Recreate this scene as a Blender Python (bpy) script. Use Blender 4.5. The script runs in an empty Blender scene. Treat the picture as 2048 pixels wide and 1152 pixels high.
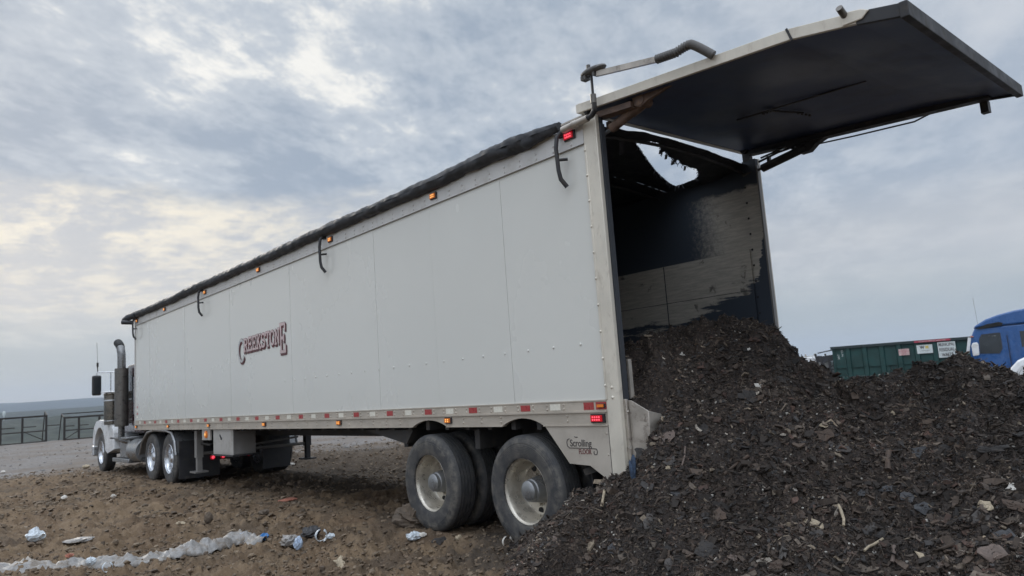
import bpy, math, random
import numpy as np
from mathutils import Vector, Matrix
random.seed(7)
R = math.radians
scene = bpy.context.scene
COL = scene.collection

# ------------------------------------------------------------------ camera
CAM = Vector((-3.9692, 5.8339, 1.4588))
AX_R = Vector((-0.64943894, -0.75719720, -0.06986749))
AX_D = Vector((0.14665924, -0.03457015, -0.98858281))
AX_F = Vector((0.74613680, -0.65227089, 0.13350117))
FPX = 1468.886                     # focal length in pixels of a 2048 wide picture
cd = bpy.data.cameras.new('camera'); cam = bpy.data.objects.new('camera', cd); COL.objects.link(cam)
m = Matrix.Identity(4)
for i in range(3):
    m[i][0] = AX_R[i]; m[i][1] = -AX_D[i]; m[i][2] = -AX_F[i]; m[i][3] = CAM[i]
cam.matrix_world = m
cd.sensor_width = 36.0; cd.lens = FPX / 2048 * 36
cd.clip_start = 0.05; cd.clip_end = 30000
cd.dof.use_dof = True; cd.dof.focus_distance = 6.4; cd.dof.aperture_fstop = 3.2
scene.camera = cam

# ------------------------------------------------------------------ world, sun, exposure
SUN_AZ, SUN_EL = R(-4), R(22)       # the sun stands behind cloud beyond the tractor
def nd(nt, t, loc=(0, 0), **kw):
    n = nt.nodes.new(t)
    for k, v in kw.items(): setattr(n, k, v)
    return n
class G:
    """tiny node-graph writer"""
    def __init__(s, nt): s.nt = nt
    def _in(s, n, i, v):
        if v is None: return
        if hasattr(v, 'is_output'): s.nt.links.new(v, n.inputs[i])
        else: n.inputs[i].default_value = v
    def math(s, op, a, b=None, c=None, clamp=False):
        n = nd(s.nt, 'ShaderNodeMath', operation=op, use_clamp=clamp)
        s._in(n, 0, a); s._in(n, 1, b); s._in(n, 2, c); return n.outputs[0]
    def vmath(s, op, a, b=None, sc=None):
        n = nd(s.nt, 'ShaderNodeVectorMath', operation=op)
        s._in(n, 0, a); s._in(n, 1, b)
        if sc is not None: s._in(n, 3, sc)
        return n.outputs[1] if op in ('DOT_PRODUCT', 'LENGTH') else n.outputs[0]
    def noise(s, vec, scale, detail=4, rough=.55, dist=0.0, col=False):
        n = nd(s.nt, 'ShaderNodeTexNoise'); s._in(n, 'Vector', vec); s._in(n, 'Scale', scale); s._in(n, 'Detail', detail)
        s._in(n, 'Roughness', rough); s._in(n, 'Distortion', dist); return n.outputs[1 if col else 0]
    def voro(s, vec, scale, out='Distance', feature='F1', rnd=1.0):
        n = nd(s.nt, 'ShaderNodeTexVoronoi', feature=feature); s._in(n, 'Vector', vec); s._in(n, 'Scale', scale); s._in(n, 'Randomness', rnd)
        return n.outputs[out]
    def ss(s, v, a, b, lo=0.0, hi=1.0):
        n = nd(s.nt, 'ShaderNodeMapRange', interpolation_type='SMOOTHSTEP'); s._in(n, 0, v); s._in(n, 1, a); s._in(n, 2, b); s._in(n, 3, lo); s._in(n, 4, hi)
        return n.outputs[0]
    def mix(s, f, a, b, blend='MIX'):
        n = nd(s.nt, 'ShaderNodeMix', data_type='RGBA', blend_type=blend); s._in(n, 0, f)
        s._in(n, 6, a if hasattr(a, 'is_output') else (*a[:3], 1)); s._in(n, 7, b if hasattr(b, 'is_output') else (*b[:3], 1)); return n.outputs[2]
    def sep(s, v):
        n = nd(s.nt, 'ShaderNodeSeparateXYZ'); s._in(n, 0, v); return n.outputs
    def comb(s, x, y, z):
        n = nd(s.nt, 'ShaderNodeCombineXYZ'); s._in(n, 0, x); s._in(n, 1, y); s._in(n, 2, z); return n.outputs[0]

world = bpy.data.worlds.new('World'); scene.world = world; world.use_nodes = True
nt = world.node_tree; nt.nodes.clear(); g = G(nt)
tc = nd(nt, 'ShaderNodeTexCoord'); d = g.vmath('NORMALIZE', tc.outputs['Generated'])
X, Y, Z = g.sep(d)
zc = g.math('MAXIMUM', Z, 0.0)
den = g.math('ADD', zc, 0.13)
px = g.math('DIVIDE', X, den); py = g.math('DIVIDE', Y, den)
# the cloud deck is combed along one wind direction
ca, sa = math.cos(R(-58)), math.sin(R(-58))
u_ = g.math('ADD', g.math('MULTIPLY', px, ca), g.math('MULTIPLY', py, sa))
v_ = g.math('SUBTRACT', g.math('MULTIPLY', py, ca), g.math('MULTIPLY', px, sa))
P = g.comb(g.math('MULTIPLY', u_, 0.75), v_, 3.7)
big = g.noise(P, .85, 3, .5, .3)
mid = g.noise(P, 2.7, 7, .60, .15)
fine = g.noise(P, 7.5, 4, .60, .10)
fin2 = g.noise(P, 21.0, 5, .65, .10)
t = g.math('ADD', g.math('ADD', g.math('MULTIPLY', big, .30), g.math('MULTIPLY', fin2, .13)), g.math('ADD', g.math('MULTIPLY', mid, .34), g.math('MULTIPLY', fine, .25)))
hl = g.ss(t, .535, .625)                        # thin bright gaps
dk = g.ss(t, .435, .56)                         # dark bellies to mid grey
el = Z
# how lively the deck is: strong towards the glow, smooth to the right
az = g.vmath('DOT_PRODUCT', d, (math.cos(R(-12)), math.sin(R(-12)), 0.0))
live = g.ss(az, .30, .85)
deck = g.mix(dk, (.292, .352, .435), (.475, .522, .578))
deck = g.mix(g.math('MULTIPLY', hl, g.math('ADD', g.math('MULTIPLY', live, .75), .10)), deck, (.93, .905, .84))
flat = g.mix(g.ss(g.math('ADD', g.math('MULTIPLY', big, .6), g.math('MULTIPLY', mid, .4)), .40, .60), (.40, .455, .535), (.56, .585, .63))
deck = g.mix(g.math('ADD', g.math('MULTIPLY', live, .62), .30), flat, deck)
# warm opening low over the tractor
glow_az = g.vmath('DOT_PRODUCT', d, (math.cos(R(-2)), math.sin(R(-2)), 0.0))
ga = g.ss(glow_az, .72, .96)
lo_n = g.noise(g.comb(g.math('MULTIPLY', px, .9), g.math('MULTIPLY', py, .9), 1.3), 1.7, 7, .6, .2)
edge_ = g.math('ADD', el, g.math('MULTIPLY', g.math('SUBTRACT', lo_n, .5), .14))
band = g.math('MULTIPLY', g.ss(el, .085, .135), g.ss(edge_, .285, .245))
wn = g.noise(g.comb(g.math('MULTIPLY', px, .8), py, 5.3), 3.0, 7, .62, .15)
wn2 = g.noise(g.comb(px, g.math('MULTIPLY', py, 1.0), 9.3), 11.0, 5, .62, .1)
warm = g.mix(g.ss(g.math('ADD', g.math('MULTIPLY', wn, .65), g.math('MULTIPLY', wn2, .35)), .42, .60), (.50, .515, .54), (.87, .80, .665))
deck = g.mix(g.math('MULTIPLY', g.math('MULTIPLY', ga, band), .92), deck, warm)
# pale warm band low on the right, then grey-blue murk at the horizon
band2 = g.math('MULTIPLY', g.ss(el, .05, .10), g.ss(el, .24, .15))
deck = g.mix(g.math('MULTIPLY', band2, .45), deck, (.585, .57, .55))
deck = g.mix(g.ss(el, .145, .05, 0, .95), deck, (.385, .425, .435))
# bright overcast overhead (two to three times the horizon)
zen = g.ss(el, .52, .85, 1.0, 3.0)
zn = g.vmath('SCALE', deck, None, zen)
back = g.ss(g.vmath('DOT_PRODUCT', d, (-.70, .70, .1)), .1, .8, 1.0, 1.85)
zn = g.vmath('SCALE', zn, None, back)
# ground half of the sphere (never seen, the terrain covers it)
zn = g.mix(g.ss(el, -.06, -.01), (.10, .09, .08), zn)
sky = nd(nt, 'ShaderNodeTexSky', sky_type='NISHITA', sun_disc=False); sky.sun_elevation = SUN_EL; sky.sun_rotation = R(90) - SUN_AZ
bg1 = nd(nt, 'ShaderNodeBackground'); nt.links.new(sky.outputs[0], bg1.inputs[0]); bg1.inputs[1].default_value = .06
bg2 = nd(nt, 'ShaderNodeBackground'); nt.links.new(zn, bg2.inputs[0]); bg2.inputs[1].default_value = 1.0
mx = nd(nt, 'ShaderNodeMixShader'); mx.inputs[0].default_value = .93
nt.links.new(bg1.outputs[0], mx.inputs[1]); nt.links.new(bg2.outputs[0], mx.inputs[2])
wo = nd(nt, 'ShaderNodeOutputWorld'); nt.links.new(mx.outputs[0], wo.inputs[0])

sd = bpy.data.lights.new('sun', 'SUN'); sd.energy = 0.7; sd.angle = R(14); sd.color = (1, .93, .82)
so = bpy.data.objects.new('sun', sd); COL.objects.link(so)
sdir = Vector((math.cos(SUN_AZ) * math.cos(SUN_EL), math.sin(SUN_AZ) * math.cos(SUN_EL), math.sin(SUN_EL)))
so.rotation_euler = sdir.to_track_quat('Z', 'Y').to_euler(); so.location = (20, -5, 30)
vs = scene.view_settings; vs.view_transform = 'Standard'; vs.look = 'None'; vs.exposure = 0.24; vs.gamma = 1; vs.use_curve_mapping = False
scene.cycles.max_bounces = 8; scene.cycles.diffuse_bounces = 5; scene.cycles.volume_bounces = 0

# ------------------------------------------------------------------ tagging
def tag(o, label=None, cat=None, group=None, kind=None):
    if label: o['label'] = label
    if cat: o['category'] = cat
    if group: o['group'] = group
    if kind or cat: o['kind'] = kind or 'thing'
    return o
def empty(name, loc, label, cat, group=None):
    o = bpy.data.objects.new(name, None); COL.objects.link(o); o.location = loc; o.empty_display_size = .2
    return tag(o, label, cat, group)
def parent_to(o, p):
    o.parent = p
    loc = Vector((0, 0, 0)); q = p
    while q: loc += Vector(q.location); q = None            # parts never move away from the thing's base
    if p.type == 'EMPTY': o.matrix_parent_inverse = Matrix.Translation(-Vector(p.location))

# ------------------------------------------------------------------ mesh builder
class MB:
    def __init__(s): s.v = []; s.f = []; s.m = []; s.s = []
    def add(s, vs, fs, mi=0, sm=False):
        b = len(s.v); s.v.extend([tuple(p) for p in vs])
        for f in fs: s.f.append([b + i for i in f]); s.m.append(mi); s.s.append(sm)
    def box(s, x0, x1, y0, y1, z0, z1, mi=0):
        x0, x1 = sorted((x0, x1)); y0, y1 = sorted((y0, y1)); z0, z1 = sorted((z0, z1))
        s.add([(x0, y0, z0), (x1, y0, z0), (x1, y1, z0), (x0, y1, z0), (x0, y0, z1), (x1, y0, z1), (x1, y1, z1), (x0, y1, z1)],
              [(0, 3, 2, 1), (4, 5, 6, 7), (0, 1, 5, 4), (1, 2, 6, 5), (2, 3, 7, 6), (3, 0, 4, 7)], mi)
    def beam(s, p0, p1, w, h, up=(0, 0, 1), mi=0, w1=None, h1=None):
        p0, p1 = Vector(p0), Vector(p1); a = (p1 - p0).normalized(); u = Vector(up)
        r = a.cross(u)
        if r.length < 1e-4: r = a.cross(Vector((1, 0, 0)))
        r.normalize(); u = r.cross(a); w1 = w if w1 is None else w1; h1 = h if h1 is None else h1
        q = []
        for p, ww, hh in ((p0, w, h), (p1, w1, h1)):
            for i, j in ((-1, -1), (1, -1), (1, 1), (-1, 1)): q.append(p + r * (ww / 2 * i) + u * (hh / 2 * j))
        s.add(q, [(3, 2, 1, 0), (4, 5, 6, 7), (0, 1, 5, 4), (1, 2, 6, 5), (2, 3, 7, 6), (3, 0, 4, 7)], mi)
    def ring(s, c, a, r, n, ph=0.0):
        c, a = Vector(c), Vector(a).normalized(); t = Vector((0, 0, 1)) if abs(a.z) < .9 else Vector((1, 0, 0))
        e1 = a.cross(t).normalized(); e2 = a.cross(e1)
        return [c + e1 * (math.cos(2 * math.pi * i / n + ph) * r) + e2 * (math.sin(2 * math.pi * i / n + ph) * r) for i in range(n)]
    def tube(s, pts, r, n=10, mi=0, caps=True):
        pts = [Vector(p) for p in pts]; k = len(pts); rr = r if isinstance(r, (list, tuple)) else [r] * k
        b = len(s.v); e1 = None
        for i, p in enumerate(pts):
            a = (pts[min(i + 1, k - 1)] - pts[max(i - 1, 0)]).normalized()
            if e1 is None:
                t = Vector((0, 0, 1)) if abs(a.z) < .9 else Vector((1, 0, 0)); e1 = a.cross(t).normalized()
            else: e1 = (e1 - a * e1.dot(a)).normalized()
            e2 = a.cross(e1)
            for j in range(n):
                w = 2 * math.pi * j / n; s.v.append(tuple(p + (e1 * math.cos(w) + e2 * math.sin(w)) * rr[i]))
        for i in range(k - 1):
            for j in range(n):
                j2 = (j + 1) % n; s.f.append([b + i * n + j, b + i * n + j2, b + (i + 1) * n + j2, b + (i + 1) * n + j]); s.m.append(mi); s.s.append(True)
        if caps:
            s.f.append([b + j for j in range(n)][::-1]); s.m.append(mi); s.s.append(False)
            s.f.append([b + (k - 1) * n + j for j in range(n)]); s.m.append(mi); s.s.append(False)
    def cyl(s, p0, p1, r0, r1=None, n=16, mi=0):
        s.tube([p0, p1], [r0, r0 if r1 is None else r1], n, mi)
    def lathe(s, prof, o, axis='y', n=48, mi=0, rj=None, cap0=False, cap1=False):
        """prof: (radius, offset along axis)"""
        o = Vector(o); b = len(s.v); k = len(prof)
        for q, (r, h) in enumerate(prof):
            for j in range(n):
                w = 2 * math.pi * j / n; rad = r + (rj(q, j) if rj else 0)
                c_, s_ = math.cos(w) * rad, math.sin(w) * rad
                s.v.append(tuple(o + (Vector((c_, h, s_)) if axis == 'y' else Vector((c_, s_, h)) if axis == 'z' else Vector((h, c_, s_)))))
        for i in range(k - 1):
            for j in range(n):
                j2 = (j + 1) % n; s.f.append([b + i * n + j, b + i * n + j2, b + (i + 1) * n + j2, b + (i + 1) * n + j]); s.m.append(mi); s.s.append(True)
        if cap0: s.f.append([b + j for j in range(n)]); s.m.append(mi); s.s.append(False)
        if cap1: s.f.append([b + (k - 1) * n + j for j in range(n)]); s.m.append(mi); s.s.append(False)
    def prism(s, poly, a0, a1, plane='xz', mi=0):
        """flat outline extruded along the third axis from a0 to a1"""
        f = {'xz': lambda p, a: (p[0], a, p[1]), 'xy': lambda p, a: (p[0], p[1], a), 'yz': lambda p, a: (a, p[0], p[1])}[plane]
        n = len(poly); vs = [f(p, a0) for p in poly] + [f(p, a1) for p in poly]
        s.add(vs, [list(range(n)), list(range(2 * n - 1, n - 1, -1))] + [(i, n + i, n + (i + 1) % n, (i + 1) % n) for i in range(n)], mi)
    def grid(s, nu, nv, fn, mi=0, keep=None, sm=True):
        b = len(s.v)
        for i in range(nu):
            for j in range(nv): s.v.append(tuple(fn(i / (nu - 1), j / (nv - 1))))
        for i in range(nu - 1):
            for j in range(nv - 1):
                if keep and not keep((i + .5) / (nu - 1), (j + .5) / (nv - 1)): continue
                s.f.append([b + i * nv + j, b + (i + 1) * nv + j, b + (i + 1) * nv + j + 1, b + i * nv + j + 1]); s.m.append(mi); s.s.append(sm)
    def dome(s, c, nrm, r, h, n=8, mi=0):
        c, a = Vector(c), Vector(nrm).normalized()
        r0 = s.ring(c, a, r, n); r1 = s.ring(c + a * h * .75, a, r * .65, n)
        b = len(s.v); s.v.extend([tuple(p) for p in r0 + r1] + [tuple(c + a * h)])
        for j in range(n):
            j2 = (j + 1) % n
            s.f.append([b + j, b + j2, b + n + j2, b + n + j]); s.m.append(mi); s.s.append(True)
            s.f.append([b + n + j, b + n + j2, b + 2 * n]); s.m.append(mi); s.s.append(True)
    def ball(s, c, r, n=12, mi=0, sx=1, sy=1, sz=1):
        k = n // 2; pr = [(max(1e-4, math.sin(math.pi * i / k)), -math.cos(math.pi * i / k)) for i in range(k + 1)]
        b = len(s.v); s.lathe(pr, (0, 0, 0), 'z', n, mi)
        for i in range(b, len(s.v)):
            p = s.v[i]; s.v[i] = (c[0] + p[0] * r * sx, c[1] + p[1] * r * sy, c[2] + p[2] * r * sz)
    def build(s, name, mats, parent=None, bevel=0.0, angle=35, label=None, recalc=True):
        me = bpy.data.meshes.new(name); me.from_pydata(s.v, [], s.f)
        for mm in (mats if isinstance(mats, (list, tuple)) else [mats]): me.materials.append(mm)
        me.polygons.foreach_set('material_index', s.m); me.polygons.foreach_set('use_smooth', s.s)
        if recalc:
            import bmesh
            bm = bmesh.new(); bm.from_mesh(me); bmesh.ops.recalc_face_normals(bm, faces=bm.faces); bm.to_mesh(me); bm.free()
        me.update()
        if any(s.s): me.set_sharp_from_angle(angle=R(angle))
        o = bpy.data.objects.new(name, me); COL.objects.link(o)
        if parent: parent_to(o, parent)
        if bevel:
            b = o.modifiers.new('bevel', 'BEVEL'); b.width = bevel; b.segments = 2; b.limit_method = 'ANGLE'; b.angle_limit = R(40)
        if label: o['label'] = label
        return o
def np_mesh(name, V, F, mat, attrs=None, smooth=False):
    """V n x 3, F m x k index array"""
    me = bpy.data.meshes.new(name); n, (mF, k) = len(V), F.shape
    me.vertices.add(n); me.vertices.foreach_set('co', V.astype(np.float32).ravel())
    me.loops.add(mF * k); me.loops.foreach_set('vertex_index', F.astype(np.int32).ravel())
    me.polygons.add(mF); me.polygons.foreach_set('loop_start', np.arange(0, mF * k, k, dtype=np.int32))
    me.polygons.foreach_set('use_smooth', np.full(mF, smooth))
    me.update(calc_edges=True)
    for an, av in (attrs or {}).items():
        if av.ndim == 1:
            a = me.attributes.new(an, 'FLOAT', 'POINT'); a.data.foreach_set('value', av.astype(np.float32))
        else:
            a = me.attributes.new(an, 'FLOAT_COLOR', 'POINT')
            a.data.foreach_set('color', np.concatenate([av, np.ones((n, 1))], 1).astype(np.float32).ravel())
    me.materials.append(mat); me.validate()
    o = bpy.data.objects.new(name, me); COL.objects.link(o); return o

# ------------------------------------------------------------------ materials
def mat(name, col, rough=.5, metal=0.0, var=.12, scale=3.0, dirt=None, dscale=2.0, dlo=.5, dhi=.7, damt=.7, bump=0.0, bscale=40, coat=0.0, emit=0.0,
        ecol=None, stretch=(1, 1, 1), spec=.5, rvar=.12):
    m = bpy.data.materials.new(name); m.use_nodes = True; t = m.node_tree; b = t.nodes['Principled BSDF']; g = G(t)
    tc = nd(t, 'ShaderNodeTexCoord'); mp = nd(t, 'ShaderNodeMapping'); t.links.new(tc.outputs['Object'], mp.inputs[0]); mp.inputs['Scale'].default_value = stretch
    v = mp.outputs[0]
    n = g.noise(v, scale, 5, .6)
    lo = tuple(c * (1 - var) for c in col); hi = tuple(min(1, c * (1 + var)) for c in col)
    c = g.mix(g.ss(n, .3, .7), lo, hi)
    r = g.ss(n, .3, .7, max(.02, rough - rvar), min(1, rough + rvar))
    if dirt:
        dn = g.noise(v, dscale, 8, .68, .3); f = g.ss(dn, dlo, dhi, 0, damt)
        c = g.mix(f, c, dirt); r = g.math('ADD', r, g.math('MULTIPLY', f, .3), clamp=True)
    t.links.new(c, b.inputs['Base Color']); t.links.new(r, b.inputs['Roughness'])
    b.inputs['Metallic'].default_value = metal; b.inputs['Coat Weight'].default_value = coat; b.inputs['Specular IOR Level'].default_value = spec
    if bump:
        bp = nd(t, 'ShaderNodeBump'); bp.inputs['Strength'].default_value = bump; bp.inputs['Distance'].default_value = .01
        t.links.new(g.noise(v, bscale, 6, .65), bp.inputs['Height']); t.links.new(bp.outputs[0], b.inputs['Normal'])
    if emit:
        b.inputs['Emission Color'].default_value = (*(ecol or col), 1); b.inputs['Emission Strength'].default_value = emit
    return m
M = {}
M['side'] = mat('trailer_white', (.645, .640, .595), .27, 0, .02, .5, coat=.2, stretch=(1, 1, .8), rvar=.04)
M['rail'] = mat('dusty_rail', (.47, .42, .355), .48, .25, .10, 3, dirt=(.30, .26, .21), dscale=5, dlo=.5, dhi=.8, damt=.6, bump=.05, stretch=(.6, 1, 1.4))
M['toprail'] = mat('top_rail', (.56, .55, .53), .42, .2, .06, 3, dirt=(.40, .37, .33), dscale=4, damt=.5)
M['post'] = mat('cream_post', (.63, .585, .50), .45, .1, .08, 5, dirt=(.36, .31, .25), dscale=9, dlo=.52, dhi=.75, damt=.65, bump=.10, bscale=30, stretch=(1, 1, .5))
M['seal'] = mat('black_seal', (.036, .040, .048), .6)
M['skirt'] = mat('skirt_panel', (.50, .455, .395), .42, .25, .07, 4, dirt=(.30, .26, .21), dscale=7, dlo=.52, dhi=.8, damt=.55)
M['alu'] = mat('scratched_aluminium', (.46, .42, .37), .42, .6, .16, 8, dirt=(.16, .13, .11), dscale=14, dlo=.5, dhi=.72, damt=.8, bump=.08, bscale=60)
M['black'] = mat('black_steel', (.022, .022, .025), .55, 0, .3, 6, dirt=(.07, .06, .05), dscale=9, damt=.6)
M['under'] = mat('dirty_undercarriage', (.035, .033, .032), .7, 0, .4, 5, dirt=(.09, .075, .06), dscale=6, damt=.7)
M['tarp'] = mat('black_tarp', (.026, .028, .033), .58, 0, .25, 5, dirt=(.075, .075, .08), dscale=11, damt=.6, bump=.25, bscale=26, stretch=(1.6, 1, 1))
M['rivet'] = mat('rivet_steel', (.50, .48, .44), .35, .6)
M['tyre'] = mat('dusty_tyre', (.034, .035, .038), .72, 0, .35, 26, dirt=(.165, .148, .122), dscale=4.5, dlo=.44, dhi=.66, damt=.85, bump=.35, bscale=130)
M['tyre_dark'] = mat('tyre_rubber', (.026, .026, .028), .8, 0, .25, 12, dirt=(.07, .06, .05), dscale=7, damt=.6)
M['rim'] = mat('dusty_rim', (.52, .48, .41), .32, .6, .10, 9, dirt=(.30, .255, .20), dscale=12, dlo=.48, dhi=.75, damt=.6)
M['hub'] = mat('hub_cap_steel', (.27, .275, .28), .34, .6, .08, 6, dirt=(.22, .2, .17), damt=.4)
M['chrome'] = mat('polished_wheel', (.62, .64, .67), .3, .8, .04, 6, dirt=(.5, .47, .43), dscale=10, damt=.4)
M['dark'] = mat('dark_hole', (.012, .012, .012), .8)
M['door'] = mat('door_lining', (.042, .064, .135), .45, 0, .25, 1.1, dirt=(.075, .070, .078), dscale=1.4, dlo=.45, dhi=.80, damt=.45, bump=.08, bscale=9)
M['rust'] = mat('rusty_steel', (.15, .105, .085), .65, .1, .3, 14, dirt=(.30, .19, .12), dscale=18, damt=.8, bump=.1)
M['flex'] = mat('grey_flex_hose', (.085, .08, .075), .55, 0, .15, 20)
M['amber'] = mat('amber_lens', (.55, .15, .025), .25, 0, .05, emit=.12, ecol=(1, .28, .03))
M['amber_led'] = mat('amber_led', (1, .55, .15), .3, emit=.8, ecol=(1, .45, .12))
M['redlens'] = mat('red_lens', (.45, .015, .02), .25, 0, .05, emit=.15, ecol=(1, .02, .04))
M['red_led'] = mat('red_led', (1, .15, .2), .3, emit=.9, ecol=(1, .07, .12))
M['refl_red'] = mat('red_reflector', (.36, .045, .045), .35, 0, .08, 30, dirt=(.25, .12, .1), dscale=20, damt=.4)
M['refl_white'] = mat('white_reflector', (.70, .67, .58), .35, 0, .05, 30, dirt=(.5, .45, .38), dscale=20, damt=.4)
M['ink'] = mat('dark_ink', (.085, .075, .072), .5)
M['ink_red'] = mat('maroon_ink', (.17, .065, .06), .5)
M['maroon'] = mat('maroon_outline', (.10, .022, .026), .5)
M['pink'] = mat('faded_letter_face', (.55, .43, .42), .45)
M['greylet'] = mat('grey_letter_face', (.43, .43, .42), .45)
M['white'] = mat('white_paint', (.72, .73, .74), .3, 0, .04, 3, dirt=(.42, .38, .33), dscale=4, damt=.5, coat=.3)
M['maroonpaint'] = mat('dark_maroon_paint', (.035, .012, .016), .25, 0, .1, coat=.5)
M['stain'] = mat('stack_shield', (.15, .14, .128), .35, .7, .12, 9, dirt=(.12, .11, .1), dscale=14, damt=.5)
M['stack'] = mat('stack_pipe', (.17, .17, .17), .28, .8, .12, 9)
M['aircl'] = mat('air_cleaner', (.15, .135, .115), .25, .75, .15, 6)
M['glass'] = mat('dark_glass', (.02, .025, .03), .08, 0, .1, spec=.8)
M['box'] = mat('toolbox_grey', (.47, .455, .43), .42, .3, .08, 4, dirt=(.33, .3, .26), dscale=5, damt=.5)
M['boxdark'] = mat('toolbox_side', (.22, .21, .20), .5, .3)
M['fence'] = mat('fence_pipe', (.030, .026, .024), .6, .2)
M['green'] = mat('dumpster_green', (.010, .048, .044), .5, 0, .25, 2.5, dirt=(.028, .07, .066), dscale=3, dlo=.5, dhi=.72, damt=.6)
M['greendk'] = mat('dumpster_rail', (.022, .035, .036), .5)
M['sign'] = mat('sign_white', (.62, .66, .64), .45)
M['signpink'] = mat('sign_pink', (.60, .42, .40), .45)
M['redmark'] = mat('red_marking', (.42, .05, .08), .5)
M['yellow'] = mat('yellow_mark', (.75, .55, .10), .5)
M['blue'] = mat('blue_paint', (.018, .088, .27), .28, 0, .07, 3, dirt=(.06, .12, .26), dscale=3, damt=.4, coat=.4)
M['bluedk'] = mat('blue_paint_shadow_gap', (.012, .03, .08), .5)
M['mulchslab'] = mat('dark_bark', (.030, .026, .024), .8, 0, .4, 18, dirt=(.085, .07, .058), dscale=22, damt=.7, bump=.5, bscale=60)
M['barkgrey'] = mat('grey_bark', (.068, .060, .055), .8, 0, .3, 18, dirt=(.05, .045, .04), dscale=22, damt=.7, bump=.4, bscale=60)
M['slate'] = mat('slate_plastic', (.040, .040, .043), .65, 0, .25, 14, dirt=(.07, .06, .052), dscale=22, damt=.6)
M['barkbrown'] = mat('brown_bark', (.075, .051, .037), .8, 0, .3, 18, dirt=(.05, .035, .028), dscale=26, damt=.7, bump=.5, bscale=60)
M['pale'] = mat('pale_wood', (.37, .305, .215), .75, 0, .3, 25, dirt=(.13, .095, .065), dscale=40, damt=.8, bump=.4, bscale=70)
M['scrapwhite'] = mat('white_scrap', (.60, .57, .52), .6, 0, .12, 25, dirt=(.30, .25, .2), dscale=30, damt=.7, bump=.2)
M['pinkbark'] = mat('pinkish_bark', (.135, .10, .083), .75, 0, .25, 25, dirt=(.10, .075, .065), dscale=30, damt=.8, bump=.4)
M['ragblue'] = mat('blue_rag', (.042, .066, .11), .8, 0, .3, 40, bump=.5, bscale=90)
M['film'] = mat('dirty_plastic_film', (.27, .26, .25), .45, 0, .3, 9, dirt=(.16, .125, .09), dscale=9, dlo=.44, dhi=.66, damt=.8, bump=.6, bscale=38)
M['clear'] = mat('pale_plastic', (.55, .60, .64), .3, 0, .15, 30, dirt=(.34, .32, .29), dscale=20, damt=.5, bump=.4, bscale=60)
M['bluecap'] = mat('blue_plastic', (.03, .16, .40), .4, 0, .2, 30)
M['bluepale'] = mat('pale_blue_plastic', (.36, .44, .56), .35, 0, .2, 30, dirt=(.3, .28, .26), damt=.5)
M['orange'] = mat('faded_orange_scrap', (.34, .13, .085), .7, 0, .2, 30, dirt=(.2, .13, .09), damt=.6)
M['rock'] = mat('earth_clump', (.115, .088, .065), .9, 0, .25, 8, dirt=(.055, .045, .037), dscale=10, damt=.7, bump=.9, bscale=30)

def tyre_material():
    """black rubber, dust caked in a broken ring on the outer sidewall and rubbed into the tread"""
    m = bpy.data.materials.new('dusty_tyre'); m.use_nodes = True; t = m.node_tree; b = t.nodes['Principled BSDF']; g = G(t)
    tc = nd(t, 'ShaderNodeTexCoord'); x, y, z = g.sep(tc.outputs['Object']); rad_ = g.vmath('LENGTH', g.comb(x, 0.0, z))
    n = g.noise(tc.outputs['Object'], 9, 6, .65); n2 = g.noise(tc.outputs['Object'], 60, 5, .7); n3 = g.noise(tc.outputs['Object'], 3.2, 4)
    ring = g.math('MULTIPLY', g.ss(rad_, .36, .45), g.ss(rad_, .512, .47)); scuff = g.ss(rad_, .40, .33)
    f = g.math('MULTIPLY', g.math('ADD', g.math('MULTIPLY', ring, .75), g.math('ADD', g.math('MULTIPLY', scuff, .35), .25)), g.math('MULTIPLY', g.ss(n, .34, .66), g.ss(n3, .30, .62, .45, 1.0)))
    c = g.mix(f, g.mix(n2, (.026, .027, .030), (.050, .050, .053)), (.165, .150, .128))
    t.links.new(c, b.inputs['Base Color']); b.inputs['Roughness'].default_value = .72
    w = g.math('SINE', g.math('MULTIPLY', rad_, 420.0))
    bp = nd(t, 'ShaderNodeBump'); bp.inputs['Strength'].default_value = .35; bp.inputs['Distance'].default_value = .004
    t.links.new(g.math('ADD', g.math('MULTIPLY', w, .35), n2), bp.inputs['Height']); t.links.new(bp.outputs[0], b.inputs['Normal'])
    return m
M['tyre'] = tyre_material()
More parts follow.
